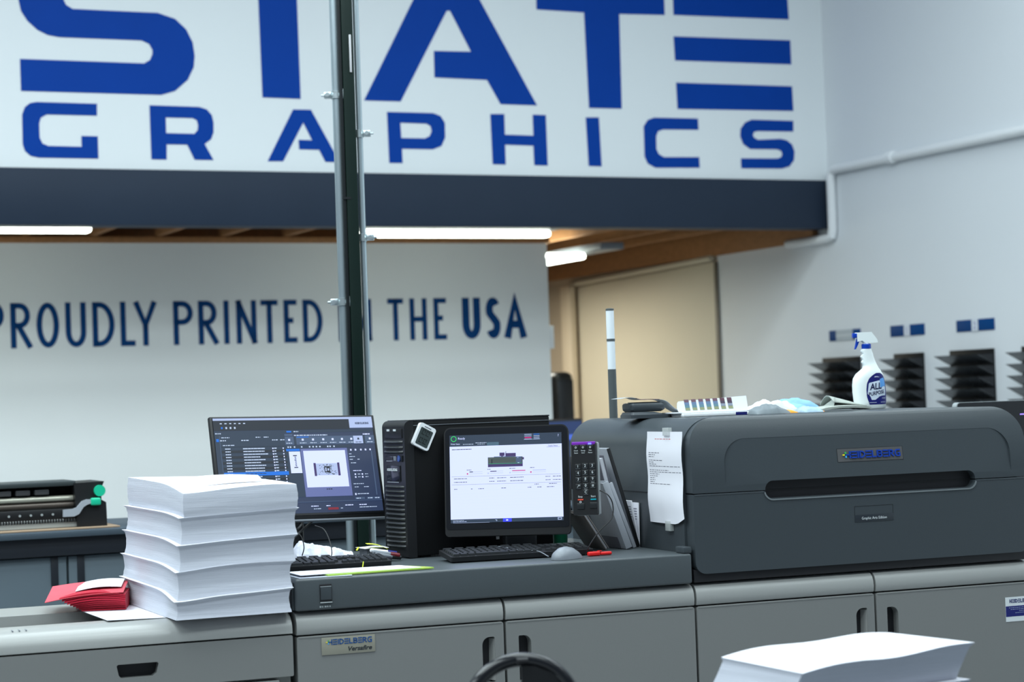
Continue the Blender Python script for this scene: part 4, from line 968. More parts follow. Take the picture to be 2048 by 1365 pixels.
def rib(z, hb):
    g = G(TF); n = 6; pts = [(-.018 - .010 * sin(pi * k / n), z - hb / 2 + hb * k / n) for k in range(n + 1)]
    rings = []
    for y_, sc in ((.010, .1), (.022, .85), (.04, 1), (Wt - .04, 1), (Wt - .022, .85), (Wt - .01, .1)):
        rings.append([(-.0175 + (p[0] + .0175) * sc, y_, p[1]) for p in pts] + [(-.0170, y_, z + hb / 2), (-.0170, y_, z - hb / 2)])
    g.loft(rings); return g.build('bezel_rib', mat('rib_black', (.035, .038, .042), .33, var=.08, scale=60), tw)
for y in (885, 896, 905): rib(hz(y), .012)
for k in range(14): rib(hz(975 + k * 9.15), .0105)
G(TF).box(-.0205, -.0175, .012, Wt - .02, hz(877), hz(858), .001).build('drive_bay', BLK, tw)
G(TF).box(-.0215, -.0175, .012, Wt - .02, hz(924), hz(912), .001).build('control_strip', BLKG, tw)
G(TF).box(-.0225, -.0216, Wt - .075, Wt - .03, hz(921), hz(915)).build('indicator_window', DARK, tw)
G(TF).box(-.0225, -.0216, Wt - .07, Wt - .03, hz(923.4), hz(922.4)).build('strip_line', SILV, tw)
Mx = TF @ Matrix.Translation((-.022, .032, hz(918))) @ Matrix.Rotation(-pi / 2, 4, 'Y')
G(Mx).lathe([(.010, 0), (.010, .002), (.0075, .003), (.0075, .002)], (0, 0, 0), 16).build('power_button', mat('ring_blue', (.03, .07, .25), .3, var=.03, scale=20), tw)
G(TF).box(-.0205, -.0175, .03, Wt - .025, hz(964), hz(932), .001).build('name_panel', BLKG, tw)
Nx = TF @ Matrix.Translation((-.0205, .138, 0)) @ Matrix.Rotation(-pi / 2, 4, 'Z')
logotype(Nx, .02, .090, hz(943), hz(938), -.0012, -.0003, WTXT, None, None, None, .2, tw, name='name_plate', dots=False)
for k, yy in enumerate((.052, .058, .064)):
    G(TF).box(-.0225, -.0216, yy, yy + .004, hz(922), hz(913)).build('indicator_light', GREYP, tw)
for yy in (.05, .095): G(TF).box(-.0215, -.0204, yy, yy + .018, hz(863), hz(859)).build('bay_mark', WTXT, tw)
G(TF).box(-.0215, -.0204, .04, Wt - .03, hz(966), hz(965)).build('strip_line', SILV, tw)
# white tag sticker under the display
s_, z_ = PT(1008, 1081, .46); s2_, z2_ = PT(1016, 1062, .46)
q = TF.inverted() @ (PF @ Vector((s_, .47, z_)))
G(TF).box(q.x, q.x + .011, -.0015, -.0004, q.z, q.z + .028).build('asset_sticker', mat('sticker_grey', (.35, .36, .38), .5, var=.2, scale=300), tw)
# ---- little thermometer on the tower
TM = TF
def tw_hit(x, y): q = hit(TF, x, y, 1, -.006); return q.x, q.z
cxx, czz = tw_hit(846, 874)
th = thing('digital_thermometer', 'small white digital thermometer stuck askew on the black tower', 'thermometer', TF @ Matrix.Translation((cxx, -.004, czz)) @ Matrix.Rotation(radians(27), 4, 'Y'))
f3 = WM[th]
G(f3).plate(rr(-.0295, .0295, -.037, .037, .008, 5), (), 't', -.012, .0025).build('case', WHITEP, th)
G(f3).plate(rr(-.022, .022, -.030, .024, .003, 3), (), 't', -.0128, -.0122).build('lcd', LCD, th)
G(f3).box(-.012, .012, -.0128, -.0122, .0285, .0305).build('caption', INK, th)
g = G(f3)
for x, z in ((-.014, .004), (.001, .004), (-.014, -.022), (.001, -.022)): g.box(x, x + .011, -.0134, -.0129, z, z + .002); g.box(x, x + .002, -.0134, -.0129, z, z + .016); g.box(x + .009, x + .011, -.0134, -.0129, z + .008, z + .016); g.box(x, x + .011, -.0134, -.0129, z + .014, z + .016)
g.build('lcd_segments', mat('lcd_dark', (.02, .025, .025), .3, var=.05, scale=60), th, smooth=0)

# ---- touch display
KM = mframe(-.032, 6.287, 1.211, -.077, .142, -.002)
kb = inv @ Vector((-.032, 6.287, 0))
td = thing('touch_display', 'bright touch display on a short stand showing white status page', 'monitor', at(PF, kb.x, kb.y + .03, ZC))
G(KM).plate(rr(-.190, .194, -.176, .160, (.012, .012, .022, .022), 6), (), 't', -.004, .026).build('housing', BLK, td)
G(KM).plate(rr(-.186, .190, -.155, .156, (.008, .008, .018, .018), 6), (), 't', -.0052, -.0042).build('glass', BLKG, td)
def S(g, x0, x1, y0, y1, m, d=1):
    X = lambda x: -.1725 + x / 1000 * .345; Zz = lambda y: .135 - y / 780 * .270
    g.use(m); g.box(X(x0), X(x1), -.0053 - d * .0003, -.0053, Zz(y1), Zz(y0))
g = G(KM)
S(g, 0, 1000, 0, 780, E_W, 1); S(g, 0, 1000, 0, 100, E_BAR, 2); S(g, 0, 1000, 748, 780, E_BAR, 2)
S(g, 335, 440, 70, 98, em('screen_teal_grey', (.05, .11, .16)), 3); dash(g, 355, 420, 82, 5, E_MID, 4)
for j in range(4):
    S(g, 670, 735, 8 + j * 14, 13 + j * 14, (E_LT, E_LT, E_MG, E_LT)[j], 4); S(g, 752, 805, 8 + j * 14, 13 + j * 14, (E_BL, E_LT, E_LT, E_LT)[j], 4)
S(g, 675, 728, 34, 44, E_MG, 4); S(g, 664, 810, 54, 56, E_LT, 4)
S(g, 865, 985, 108, 109.5, E_LINE, 3); S(g, 865, 985, 127, 128.5, E_TXD, 3)
for a_, b_, c_, d_, m_ in ((340, 650, 205, 260, E_OLIV), (340, 650, 256, 292, E_PU), (395, 580, 200, 208, E_MID), (445, 490, 166, 196, E_PU), (497, 590, 172, 204, E_PU), (590, 640, 205, 258, E_MID), (640, 662, 212, 232, E_PU), (500, 504, 156, 172, E_DK), (460, 475, 196, 203, E_PU), (370, 380, 222, 262, E_DK), (380, 590, 214, 250, E_OLIV), (345, 645, 262, 264, E_GR), (600, 615, 210, 216, E_LT), (605, 620, 255, 262, E_LT)): S(g, a_, b_, c_, d_, m_, 3 + (m_ in (E_DK, E_MID, E_GR, E_LT)))
for k, x in enumerate((150, 335, 530, 715)):
    dash(g, x, x + (40, 30, 55, 40)[k], 310 + k * -2, 5, E_TXD, 3, 6, 20)
    S(g, x + 20, x + 140, 328, 331, E_LINE, 3); S(g, x + 20, x + 140, 345, 348, E_LINE, 3); S(g, x, x + 12, 340, 352, E_MG if k in (0, 3) else E_LINE, 3)
    S(g, x + 25, x + (55, 80, 142, 140)[k], 326, 333, (E_DK, E_PU, E_MG, E_LINE)[k], 4)
S(g, 15, 985, 368, 369.6, E_TXD, 2); S(g, 15, 985, 440, 441.6, E_TXD, 2)
for y in (386, 416):
    dash(g, 35, 150, y, 5, E_TXD, 3, 6, 30); dash(g, 350, 395, y, 5, E_TXD); dash(g, 420, 500, y, 5, E_TXD); dash(g, 535, 655, y, 5, E_TXD, 3, 6, 30); dash(g, 850, 895, y, 5, E_TXD); dash(g, 915, 990, y, 5, E_TXD)
dash(g, 750, 790, 452, 5, E_TXD); dash(g, 880, 950, 450, 5, E_TXD); S(g, 700, 840, 464, 465, E_LINE, 2); S(g, 865, 985, 464, 465, E_LINE, 2)
for a_, b_ in ((35, 62), (185, 198), (250, 300), (455, 500), (690, 722), (775, 812), (860, 925)): dash(g, a_, b_, 478, 5, E_TXD)
for k in range(9): S(g, 15, 985, 496 + k * 27, 497.4 + k * 27, em('screen_rule', (.50, .58, .88), 1.), 2)
S(g, 20, 345, 778, 780, E_LT, 3); dash(g, 20, 120, 756, 3, E_TX); dash(g, 20, 145, 766, 5, E_LT); S(g, 465, 540, 750, 778, E_VB, 3); S(g, 492, 510, 758, 770, E_W, 4)
S(g, 395, 412, 758, 762, E_LT, 3); S(g, 406, 412, 762, 770, E_LT, 3); S(g, 950, 985, 752, 774, E_LT, 3); S(g, 956, 980, 757, 769, E_BAR, 4)
X = lambda x: -.1725 + x / 1000 * .345; Zz = lambda y: .135 - y / 780 * .270
g.use(E_W)
g.text('Ready', X(75), Zz(38), .0065, -.0064); g.text('Printer Status', X(12), Zz(84), .0044, -.0064, sx=.82); g.text('?', X(966), Zz(36), .0075, -.0064)
dash(g, 120, 215, 80, 5, E_TX); dash(g, 232, 330, 70, 5, E_TX); dash(g, 250, 315, 82, 4, E_TX)
g.use(E_TXD); g.text('Supply Status', X(880), Zz(123), .0046, -.0062, sx=.85); dash(g, 20, 195, 124, 6, E_TXD, 3, 8, 30, 3)
g.use(E_GR); g.stroke([(X(38) + .0078 * cos(a * pi / 12), Zz(32) + .0078 * sin(a * pi / 12)) for a in range(24)], .0016, -.0066, -.0060, True)
g.build('screen', None, td, smooth=0)
nk, nz = PT(1010, 1075, kb.y + .03); nk2, _ = PT(1073, 1075, kb.y + .03)
G(PF).box(nk, nk2, kb.y + .02, kb.y + .06, ZC + .012, 1.12, .01, 3).build('stand_neck', mat('neck_grey', (.055, .06, .065), .4, var=.04, scale=60), td)
G(PF).box(nk - .05, nk2 + .05, kb.y - .03, kb.y + .10, ZC + .0006, ZC + .0118, .005, 3).build('stand_foot', BLK, td)
# ---- keypad
KP = mframe(.2034, 6.18, 1.2046, -.27, .06, .012)
kp = thing('control_keypad', 'black numeric keypad with blue light hung right of the touch display', 'keypad', KP @ Matrix.Translation((0, .02, 0)))
kw, kh = .0373, .1096
G(KP).plate(rr(-kw, kw, -kh, kh, .005, 4), (), 't', -.001, .018).build('face', BLK, kp)
G(KP).plate(rr(-kw + .004, kw + .002, -kh - .001, kh + .001, .006, 4), (), 't', .018, .040).build('rear_shell', SILV, kp, label='silver rear shell')
G(KP).box(-kw - .010, -kw + .004, .012, .10, -.03, .07, .003).build('mount_bracket', BLK, kp)
G(KP).box(-kw + .001, kw - .001, -.0022, .012, kh - .0075, kh + .0018, .0015).build('top_cap', PURP, kp, label='purple glossy top edge')
G(KP).box(kw - .022, kw - .012, -.0035, -.0021, kh - .0072, kh - .0025, .0005).build('status_light', LED, kp)
pz = lambda y: kh - (y - 884) / 144 * 2 * kh; pX = lambda x: -kw + (x - 1143) / 47 * 2 * kw
def cap(g, s_, x, y, h=.0085): g.text(s_, pX(x), pz(y), h, -.0038, align='CENTER', sx=.95)
BTN = mat('keypad_button', (.016, .018, .020), .3, var=.05, scale=60)
keys = [('1', 1155, 934), ('2', 1169, 933), ('3', 1183, 933), ('4', 1155, 947), ('5', 1169, 946), ('6', 1183, 946), ('7', 1155, 960), ('8', 1169, 959), ('9', 1183, 959), ('./*', 1155, 973), ('0', 1169, 972), ('#', 1183, 972), ('C', 1169, 985)]
for s_, x, y in keys:
    bt = G(KP).box(pX(x) - .0092, pX(x) + .0092, -.0034, -.001, pz(y) - .0045, pz(y) + .011, .001).build('button', BTN, kp)
    g = G(KP); cap(g, s_, x, y); g.build('legend', WTXT, bt, smooth=0)
    G(KP).box(pX(x) - .0065, pX(x) + .0065, -.0039, -.0035, pz(y) - .0040, pz(y) - .0034).build('button_ridge', GREYP, bt)
for s_, x, y in (('Stop', 1158, 1012), ('Start', 1183, 1011)):
    bt = G(KP).box(pX(x) - .0115, pX(x) + .0115, -.0034, -.001, pz(y) - .006, pz(y) + .012, .001).build('button', BTN, kp)
    g = G(KP); cap(g, s_, x, 993, .0058); g.build('legend', WTXT, bt, smooth=0)
    G(KP).box(pX(x) - .0085, pX(x) + .0085, -.0032, -.0011, pz(998.5), pz(996)).build('button_bar', ORNP if s_ == 'Stop' else CYANP, bt, smooth=0)
    if s_ == 'Stop':
        G(KP).stroke([(pX(x) + .0026 * cos(a * pi / 6), pz(1002) + .0026 * sin(a * pi / 6)) for a in range(12)], .0013, -.0042, -.0035, True).build('symbol', WTXT, bt, smooth=0)
for s1_, s2_, x in (('Check', 'Status', 1152), ('Energy', 'Saver', 1166), ('Main', 'Power', 1180)):
    bt = G(KP).box(pX(x) - .0095, pX(x) + .0095, -.0030, -.001, pz(898), pz(889), .001).build('button', BTN, kp)
    g = G(KP); g.text(s1_, pX(x), pz(901.5), .0042, -.0020, align='CENTER', sx=.85); g.text(s2_, pX(x), pz(906), .0042, -.0020, align='CENTER', sx=.85)
    g.build('caption', WTXT, kp, smooth=0)
    G(KP).stroke([(pX(x) + .0024 * cos(a * pi / 6), pz(894) + .0024 * sin(a * pi / 6)) for a in range(12)], .0011, -.0036, -.0031, True).build('symbol', WTXT, bt, smooth=0)
g = G(KP); g.text('Enter', pX(1183), pz(964.5), .0036, -.0020, align='CENTER', sx=.85); g.text('Clear', pX(1169), pz(978), .0036, -.0020, align='CENTER', sx=.85); g.build('caption', WTXT, kp, smooth=0)
q = inv @ (KP @ Vector((kw + .004, .03, -.06)))
cable([(q.x - .004, q.y + .005, q.z + .025), (q.x + .015, q.y - .02, q.z + .01), (q.x + .03, q.y - .02, q.z - .02), (q.x + .02, q.y - .03, q.z - .06), (q.x - .03, q.y - .05, q.z - .095), (q.x - .065, q.y - .05, ZC + .03), (q.x - .072, q.y - .04, ZC + .004)], .0018, 'thin black cable curving down from the keypad in front of the binders')
# ---- mouse
mx_, mt_ = PZ(1131, 1119, ZC)[0], .085
ms = thing('computer_mouse', 'grey wired computer mouse on the counter edge', 'mouse', at(PF, mx_, mt_, ZC, radians(-60)))
Mm = WM[ms]
rings = []
prm = [(-.054, .002, .004), (-.050, .018, .016), (-.040, .026, .027), (-.022, .031, .035), (.0, .032, .037), (.020, .031, .033), (.036, .029, .024), (.048, .024, .014), (.054, .006, .005)]
for y_, hw, hz_ in prm: rings.append([(hw * cos(a) * (1 - .12 * max(0, sin(a))), y_, .001 + hz_ * max(0, sin(a)) ** .75) for a in [pi * k / 12 for k in range(13)]] + [(-hw * .5, y_, .001), (hw * .5, y_, .001)])
G(Mm).loft(rings).build('shell', GREYP, ms, smooth=60)
G(Mm).box(-.0006, .0006, .01, .047, .018, .0345).build('button_gap', DARK, ms, smooth=0)
G(Mm).tube([(-.002, .028, .0285), (.002, .028, .0285)], .006, 10).build('scroll_wheel', BLK, ms)
cable([(mx_ - .04, mt_ + .04, ZC + .008), pc(1075, 1103, .19), pc(1040, 1101, .22), pc(1000, 1094, .30), pc(985, 1096, .36)], .0015, 'grey mouse cable running back over the keyboard', GREYP)
# ---- red marker
mk0, mk1 = PZ(1176, 1111, ZC)[0], PZ(1223, 1109, ZC)[0]
mk = thing('red_cutter', 'small red plastic box cutter right of the mouse', 'tool', at(PF, (mk0 + mk1) / 2, .13, ZC))
mk0 = PT(1176, 1110, .13)[0]; mk1 = PT(1223, 1108, .13)[0]
G(PF).box(mk0, (mk0 + mk1) / 2, .122, .140, ZC + .0006, ZC + .0135, .004, 3).build('handle', REDM, mk)
G(PF).box((mk0 + mk1) / 2 + .0005, mk1, .124, .138, ZC + .0012, ZC + .0115, .004, 3).build('cap', REDM, mk)
G(PF).box((mk0 + mk1) / 2 - .006, (mk0 + mk1) / 2 + .006, .126, .136, ZC + .0136, ZC + .0155, .0008).build('slider', REDM, mk)
# ---- green bottle behind display
gb0 = PT(1107, 1075, .62)[0]; gb1 = PT(1134, 1075, .62)[0]; cxg = (gb0 + gb1) / 2; rg = (gb1 - gb0) / 2
gb = thing('green_bottle', 'dark green plastic bottle half hidden below the keypad', 'bottle', at(PF, cxg, .62, ZC))
G(PF).lathe([(rg * .9, .0006), (rg, .004), (rg, .10), (rg * .9, .115), (rg * .45, .125), (rg * .45, .13)], (cxg, .62, ZC), 20).build('body', GREEN, gb)
G(PF).lathe([(rg * .5, .1305), (rg * .5, .15), (rg * .45, .152)], (cxg, .62, ZC), 16).build('cap', GREEN, gb)
# ---- binders leaning against the side of the raised unit
def leaner(fr, name, lab, cat, s_bot, s_top, t0, t1, hgt, thick, m, z0_=ZC + .001, grp=None, parts=True, spine=None):
    """flat item standing on an edge, leaning to the left or right in the s-z plane"""
    ang = atan2(s_top - s_bot, hgt)
    M = fr @ Matrix.Translation((s_bot, t0, z0_)) @ Matrix.Rotation(ang, 4, 'Y')
    r = thing(name, lab, cat, M, grp); Wd = t1 - t0; hh_ = sqrt((s_top - s_bot) ** 2 + hgt ** 2)
    return r, M, Wd, hh_
S_ = lambda x, t: PT(x, 1050, t)[0]
# tall black-edged clear folder
def folder(lab, xb, xt, yt, t0, t1, thick, cover, inner, edge):
    sb = min(PT(xb, 1090, t0)[0], -.008 - thick); st, ztp = PT(xt, yt, t0); r, M, Wd, hh_ = leaner(PF, 'binder', lab, 'binder', sb, st, t0, t1, ztp - ZC, thick, cover, grp='binders leaning on the raised unit')
    G(M).box(0, .0028, 0, Wd, 0.0, hh_, .001).build('front_cover', cover, r)
    G(M).box(thick - .0028, thick, 0, Wd, 0.0, hh_, .001).build('back_cover', cover, r)
    G(M).box(.003, thick - .003, .004, Wd - .004, .002, hh_ - .008, .0005).build('pages', inner, r)
    if edge: G(M).box(-.001, thick + .001, -.004, -.0005, 0, hh_, .0015).build('spine', edge, r)
    return r
LP = mat('binder_page_edges', (.42, .43, .47), .7, var=.22, scale=12, stretch=(60, .6, .6))
WB = mat('binder_white', (.36, .38, .42), .45, var=.10, scale=20)
folder('tall binder with black frame leaning furthest right, tip above the keypad', 1284, 1213, 899, .36, .56, .010, WB, LP, BLK)
folder('grey binder with thick pale page block leaning behind the keypad', 1240, 1196, 915, .33, .53, .020, mat('grey_cover', (.10, .10, .12), .4, var=.1, scale=20), LP, None)
folder('white ring binder leaning with its broad spine to the viewer', 1252, 1204, 968, .295, .49, .020, WB, LP, WB)
folder('slim white binder leaning between the ring binder and the black framed one', 1266, 1218, 968, .325, .52, .010, WB, LP, WB)
folder('grey binder lowest and furthest left of the leaning binders', 1212, 1166, 1030, .31, .47, .012, mat('taupe_cover', (.20, .18, .17), .5, var=.1, scale=20), LP, None)
for lab, xb, xt, yt, th_ in (('small white card leaning right of the binders', 1283, 1262, 1003, .004), ('second small white card leaning nearest the taped notice side', 1290, 1276, 1007, .004)):
    sb = min(PT(xb, 1088, .36)[0], -.010); st, ztp = PT(xt, yt, .36)
    r, M, Wd, hh_ = leaner(PF, 'card', lab, 'card', sb, st, .36, .50, ztp - ZC, th_, PAPER, grp='white cards by the binders')
    o = G(M).box(0, th_, 0, Wd, 0, hh_, .0006).build('card_sheet', PAPER, r)
    g = G(M)
    for k in range(5): g.box(-.0006, -.0002, .01, Wd - .02 - .01 * (k % 2), hh_ - .02 - k * .008, hh_ - .018 - k * .008)
    g.build('printed_lines', INK, r, smooth=0)
# ---- papers on the left of the counter
def quad(z, pts): return [PZ(x, y, z) for x, y in pts]
def flat(fr, pts, z, th_, m, name, lab, cat, bend=0, grp=None):
    (a, b, c, d) = [Vector((p[0], p[1])) for p in pts]
    P0 = Vector((a.x, a.y, z)); M = fr @ Matrix.Translation(P0)
    f_ = lambda u, v: ((a * (1 - u) * (1 - v) + b * u * (1 - v) + c * u * v + d * (1 - u) * v).x, (a * (1 - u) * (1 - v) + b * u * (1 - v) + c * u * v + d * (1 - u) * v).y, z + bend * sin(pi * u) * sin(pi * v))
    o = G(fr).sheet(f_, 8, 8, th_).build(name, m, root=M); return tag(o, lab, cat, grp)
sA = PT(600, 1150, .02)[0]
flat(PF, [(-1.20, .006), (-1.05, .0), (-1.02, .12), (-1.20, .13)], ZC + .0008, .0008, mat('drawing_paper', (.46, .50, .58), .6, var=.35, scale=22), 'printed_sheet', 'bluish printed sheet at the left counter corner beside the paper stack', 'paper')
flat(PF, [(-1.115, .02), (-.795, .045), (-.84, .155), (-1.12, .15)], ZC + .0018, .004, LIME, 'lime_folder', 'lime green folder under white sheets on the counter', 'folder')
flat(PF, [(-1.19, .035), (-.83, .05), (-.86, .165), (-1.19, .18)], ZC + .0062, .0016, PAPER, 'printed_sheet', 'white sheets lying on the lime green folder', 'paper', .003)
s_ = PT(726, 1128, .165)[0]
M = at(PF, s_, .17, ZC + .0085)
tag(G(M).tube([(0, 0, 0), (.003, 0, .016)], .0014, 6).build('twist_tie', YELL, root=M), 'tiny yellow tie sticking up behind the white sheets', 'tie')
# ---- plastic bag
bx0 = PT(590, 1090, .46)[0]; bx1 = PT(704, 1090, .46)[0]
BMx = at(PF, bx0 - .02, .43, ZC)
bwid = bx1 - bx0 + .02
def bagf(u, v):
    env = sin(pi * min(1, v * 1.02)) ** .6 * (1.0 if u < .25 else 1 - .55 * (u - .25) / .75) * min(1, u * 5) ** .5
    z = .068 * env + .008 * noise.noise(Vector((u * 9, v * 6, 1.7))) * (env > .05) + .005 * noise.noise(Vector((u * 24, v * 18, 5))) * (env > .05)
    return (bwid * u, .10 * v, .0012 + max(0, z))
G_ = G(BMx); G_.grid(bagf, 40, 22); G_.grid(lambda u, v: (bwid * u, .10 * v, .0008), 40, 22)
tag(G_.build('plastic_bag', BAG, root=BMx, weld=True, smooth=25), 'crumpled clear plastic bag behind the left keyboard', 'bag')
Mb = BMx @ Matrix.Translation((.02, .02, .002))
tag(G(Mb).loft([[(x, .03 + .024 * cos(a) , .022 * k_ + .020 * k_ * sin(a)) for a in [2 * pi * k / 10 for k in range(10)]] for x, k_ in ((.01, .5), (.05, 1.), (.12, .9), (bwid - .06, .55), (bwid - .045, .3))]).build('wrapped_parts', CLOTHW, root=Mb), 'white bundle of wrapped parts inside the clear bag', 'bundle')
# grey notebook leaning on things, sticky notes, pens
nb0, _ = PT(700, 1092, .44)
NM = at(PF, PT(752, 1112, .41)[0] - .085, .40, ZC + .001, radians(3)) @ Matrix.Rotation(radians(12), 4, 'Y')
NM = at(PF, PT(700, 1100, .42)[0], .385, ZC + .026, radians(2)) @ Matrix.Rotation(radians(13), 4, 'Y')
nb = thing('grey_notebook', 'grey covered notebook propped up behind the left keyboard', 'notebook', NM)
G(NM).box(0, .115, 0, .12, 0, .002, .0006).build('cover', mat('notebook_grey', (.16, .16, .17), .45, var=.05, scale=30), nb)
G(NM).box(0, .114, .002, .118, -.006, -.0003, .0006).build('pages', LP, nb)
M = at(PF, PT(700, 1100, .42)[0] + .01, .39, ZC + .001)
tag(G(M).box(0, .055, .01, .11, 0, .012, .003).build('parts_box', mat('dim_box', (.06, .06, .065), .5, var=.1, scale=30), root=M), 'low dark box propping up the grey notebook', 'box')
flat(PF, [(PT(725, 1095, .52)[0], .49), (PT(772, 1095, .52)[0], .49), (PT(775, 1095, .52)[0], .58), (PT(722, 1095, .52)[0], .58)], ZC + .036, .001, PAPER, 'paper_scrap', 'white scrap of paper beside the tower on the counter', 'paper', .004)
M = at(PF, PT(748, 1095, .52)[0], .53, ZC)
tag(G(M).box(-.03, .035, -.03, .05, .0008, .0345, .004).build('parts_box', mat('dim_box2', (.10, .11, .13), .5, var=.1, scale=30), root=M), 'small grey box under paper scraps beside the tower', 'box')
M = at(PF, PT(733, 1100, .47)[0], .465, ZC + .046, radians(-10)) @ Matrix.Rotation(radians(16), 4, 'Y')
tag(G(M).sheet(lambda u, v: (.065 * u, .05 * v, .006 + .005 * sin(pi * u)), 6, 3, .0008).build('sticky_note', YELL, root=M), 'yellow sticky note lying on the grey notebook', 'note')
M = at(PF, PT(715, 1093, .47)[0], .47, ZC + .034, radians(10)) @ Matrix.Rotation(radians(-55), 4, 'Y')
tag(G(M).box(0, .012, 0, .01, 0, .002, .0005).build('sticky_flag', YELL, root=M), 'small yellow green flag tab above the notebook', 'note')
for k, (dx, dy, dz_, m_, mc_, lb) in enumerate(((0, 0, .031, GREYP, mat('dark_red_cap', (.13, .006, .012), .35, var=.05, scale=30), 'grey marker pen with red cap lying by the tower'), (-.004, .012, .036, WHITEP, NAVY, 'white marker pen with blue cap lying by the tower'), (.004, -.011, .024, GREYP, BLK, 'grey marker pen with black cap lying lowest by the tower'))):
    s_ = PT(765, 1105, .42)[0]
    M = at(PF, s_ - .03 + dx, .425 + dy, ZC + dz_, radians(-8 + 5 * k)) @ Matrix.Rotation(radians(100), 4, 'Y')
    pn = thing('marker_pen', lb, 'pen', M, 'marker pens by the tower')
    G(M).lathe([(.003, -.0), (.0065, .003), (.0065, .055)], (0, 0, 0), 12).build('barrel', m_, pn)
    G(M).lathe([(.0072, .0555), (.0075, .058), (.0068, .083), (.004, .085)], (0, 0, 0), 12).build('cap', mc_, pn)
s_ = PT(765, 1105, .42)[0]
M = at(PF, s_ - .02, .425, ZC)
tag(G(M).box(-.015, .045, -.018, .022, .0008, .0145, .003).build('parts_box', mat('dim_box3', (.02, .02, .03), .4, var=.1, scale=30), root=M), 'small black box under the marker pens', 'box')

# ================================================================== ON TOP OF THE RAISED UNIT
# signal lamp pole
sl = PT(1228, 830, .80)[0]
zA = lambda y: PT(1226, y, .80)[1]
SLM = at(PF, sl, .96, 0)
sp = thing('signal_lamp', 'slim grey signal pole with two unlit white lamp segments', 'signal lamp', SLM)
sl = PT(1227, 830, .96)[0]; zA = lambda y: PT(1226, y, .96)[1]
SLM = at(PF, sl, .96, 0); sp.matrix_world = SLM; WM[sp] = SLM
rp = .0145
POLE = mat('pole_grey', (.085, .10, .105), .4, var=.04, scale=30)
G(SLM).lathe([(rp, ZT - .35), (rp, zA(739))], (0, 0, 0), 20).build('pole', POLE, sp)
G(SLM).box(-.02, .02, -.039, .012, ZT - .35, ZT - .30, .003).build('bracket', POLE, sp)
G(SLM).lathe([(rp * .96, zA(739)), (rp * .96, zA(683))], (0, 0, 0), 20).build('lamp_segment', LAMPW, sp)
G(SLM).lathe([(rp * 1.02, zA(683)), (rp * 1.02, zA(678))], (0, 0, 0), 20).build('collar', POLE, sp)
G(SLM).lathe([(rp * .96, zA(678)), (rp * .96, zA(622))], (0, 0, 0), 20).build('lamp_segment', LAMPW, sp)
G(SLM).lathe([(rp * .98, zA(622)), (rp * .98, zA(618)), (rp * .5, zA(617))], (0, 0, 0), 20).build('end_cap', POLE, sp)
# colour meter on its cradle
tt = .5
def sx_(x, t=tt): return PT(x, 825, t)[0]
def zx_(x, y, t=tt): return PT(x, y, t)[1]
DV = thing('colour_meter', 'dark grey handheld colour meter resting in its cradle', 'measuring device', at(PF, sx_(1285), tt, ZT))
DG = mat('device_grey', (.050, .060, .070), .35, var=.05, scale=50)
a_, b_ = sx_(1251), sx_(1330)
g = G(PF).plate(rr(a_, b_, tt - .05, tt + .05, .01, 4), (), 'z', ZT + .0006, ZT + .012); g.build('cradle_base', DG, DV)
g = G(PF).loft([[(x, y, ZT + .0122) for x, y in rr(a_ + .001, sx_(1318), tt - .048, tt + .048, .01, 4)], [(x, y, ZT + .021) for x, y in rr(a_ + .004, sx_(1300), tt - .040, tt + .040, .01, 4)]]); g.build('cradle_step', DG, DV)
zd0, zd1 = zx_(1285, 820), zx_(1285, 800)
zd0 = ZT + .0215; zd1 = zd0 + .028
g = G(PF).loft([[(x, y, zd0 + dz_) for x, y in rr(sx_(1252) + i_, sx_(1323) - i_ * 2.2, tt - .038 + i_, tt + .038 - i_, .012, 5)] for i_, dz_ in ((.006, 0), (.001, .006), (0, .014), (.0, .022), (.003, .027), (.008, .0285))])
g.build('meter_body', DG, DV)
G(PF).plate(rr(sx_(1262), sx_(1315), tt - .028, tt + .028, .006, 4), (), 'z', zd1 + .0006, zd1 + .003).build('meter_window', BLKG, DV)
# curved swatch strip over the meter
c0, c1 = PT(1230, 800, tt), PT(1355, 822, tt)
M = PF @ Matrix.Translation((c0[0], tt, ZT + .05))
zc = ZT + .0215 + .0325
pts = [(sx_(1232), zx_(1232, 799)), (sx_(1255), max(zc, zx_(1255, 796))), (sx_(1275), zc + .006), (sx_(1295), zc + .0065), (sx_(1322), zc + .001), (sx_(1340), ZT + .030), (sx_(1358), ZT + .012)]
sp_ = spline([(p[0], 0, p[1]) for p in pts], 5); n_ = len(sp_) - 1
SWC = [mat('swatch_%d' % k, c, .5, var=.02, scale=20) for k, c in enumerate(((.16, .09, .17), (.13, .06, .09), (.09, .03, .05), (.05, .03, .06), (.10, .16, .28), (.09, .19, .24), (.10, .17, .14), (.22, .24, .13), (.20, .23, .30)))]
ss = thing('swatch_strip', 'curved strip of dark colour swatches draped over the colour meter', 'swatch', M)
g = G(PF).sheet(lambda u, v: (sp_[round(u * n_)].x, tt - .035 + .07 * v, sp_[round(u * n_)].z), n_, 2, .0007); g.build('strip_sheet', mat('clear_strip', (.62, .66, .70), .2, var=.03, scale=30), ss)
g = G(PF)
for k in range(7, 18):
    p, q_ = sp_[k], sp_[min(k + 1, n_)]
    g.use(SWC[k % 4 if k % 3 else 2]); fr_ = .82; mxp = p + (q_ - p) * fr_; g.add([(p.x, tt - .036, p.z - .0003), (mxp.x, tt - .036, mxp.z - .0003), (mxp.x, tt + .03, mxp.z + .0012), (p.x, tt + .03, p.z + .0012), (p.x, tt - .036, p.z + .0012), (mxp.x, tt - .036, mxp.z + .0012)], [(4, 5, 2, 3), (0, 1, 5, 4)])
g.build('swatches', None, ss, smooth=0)
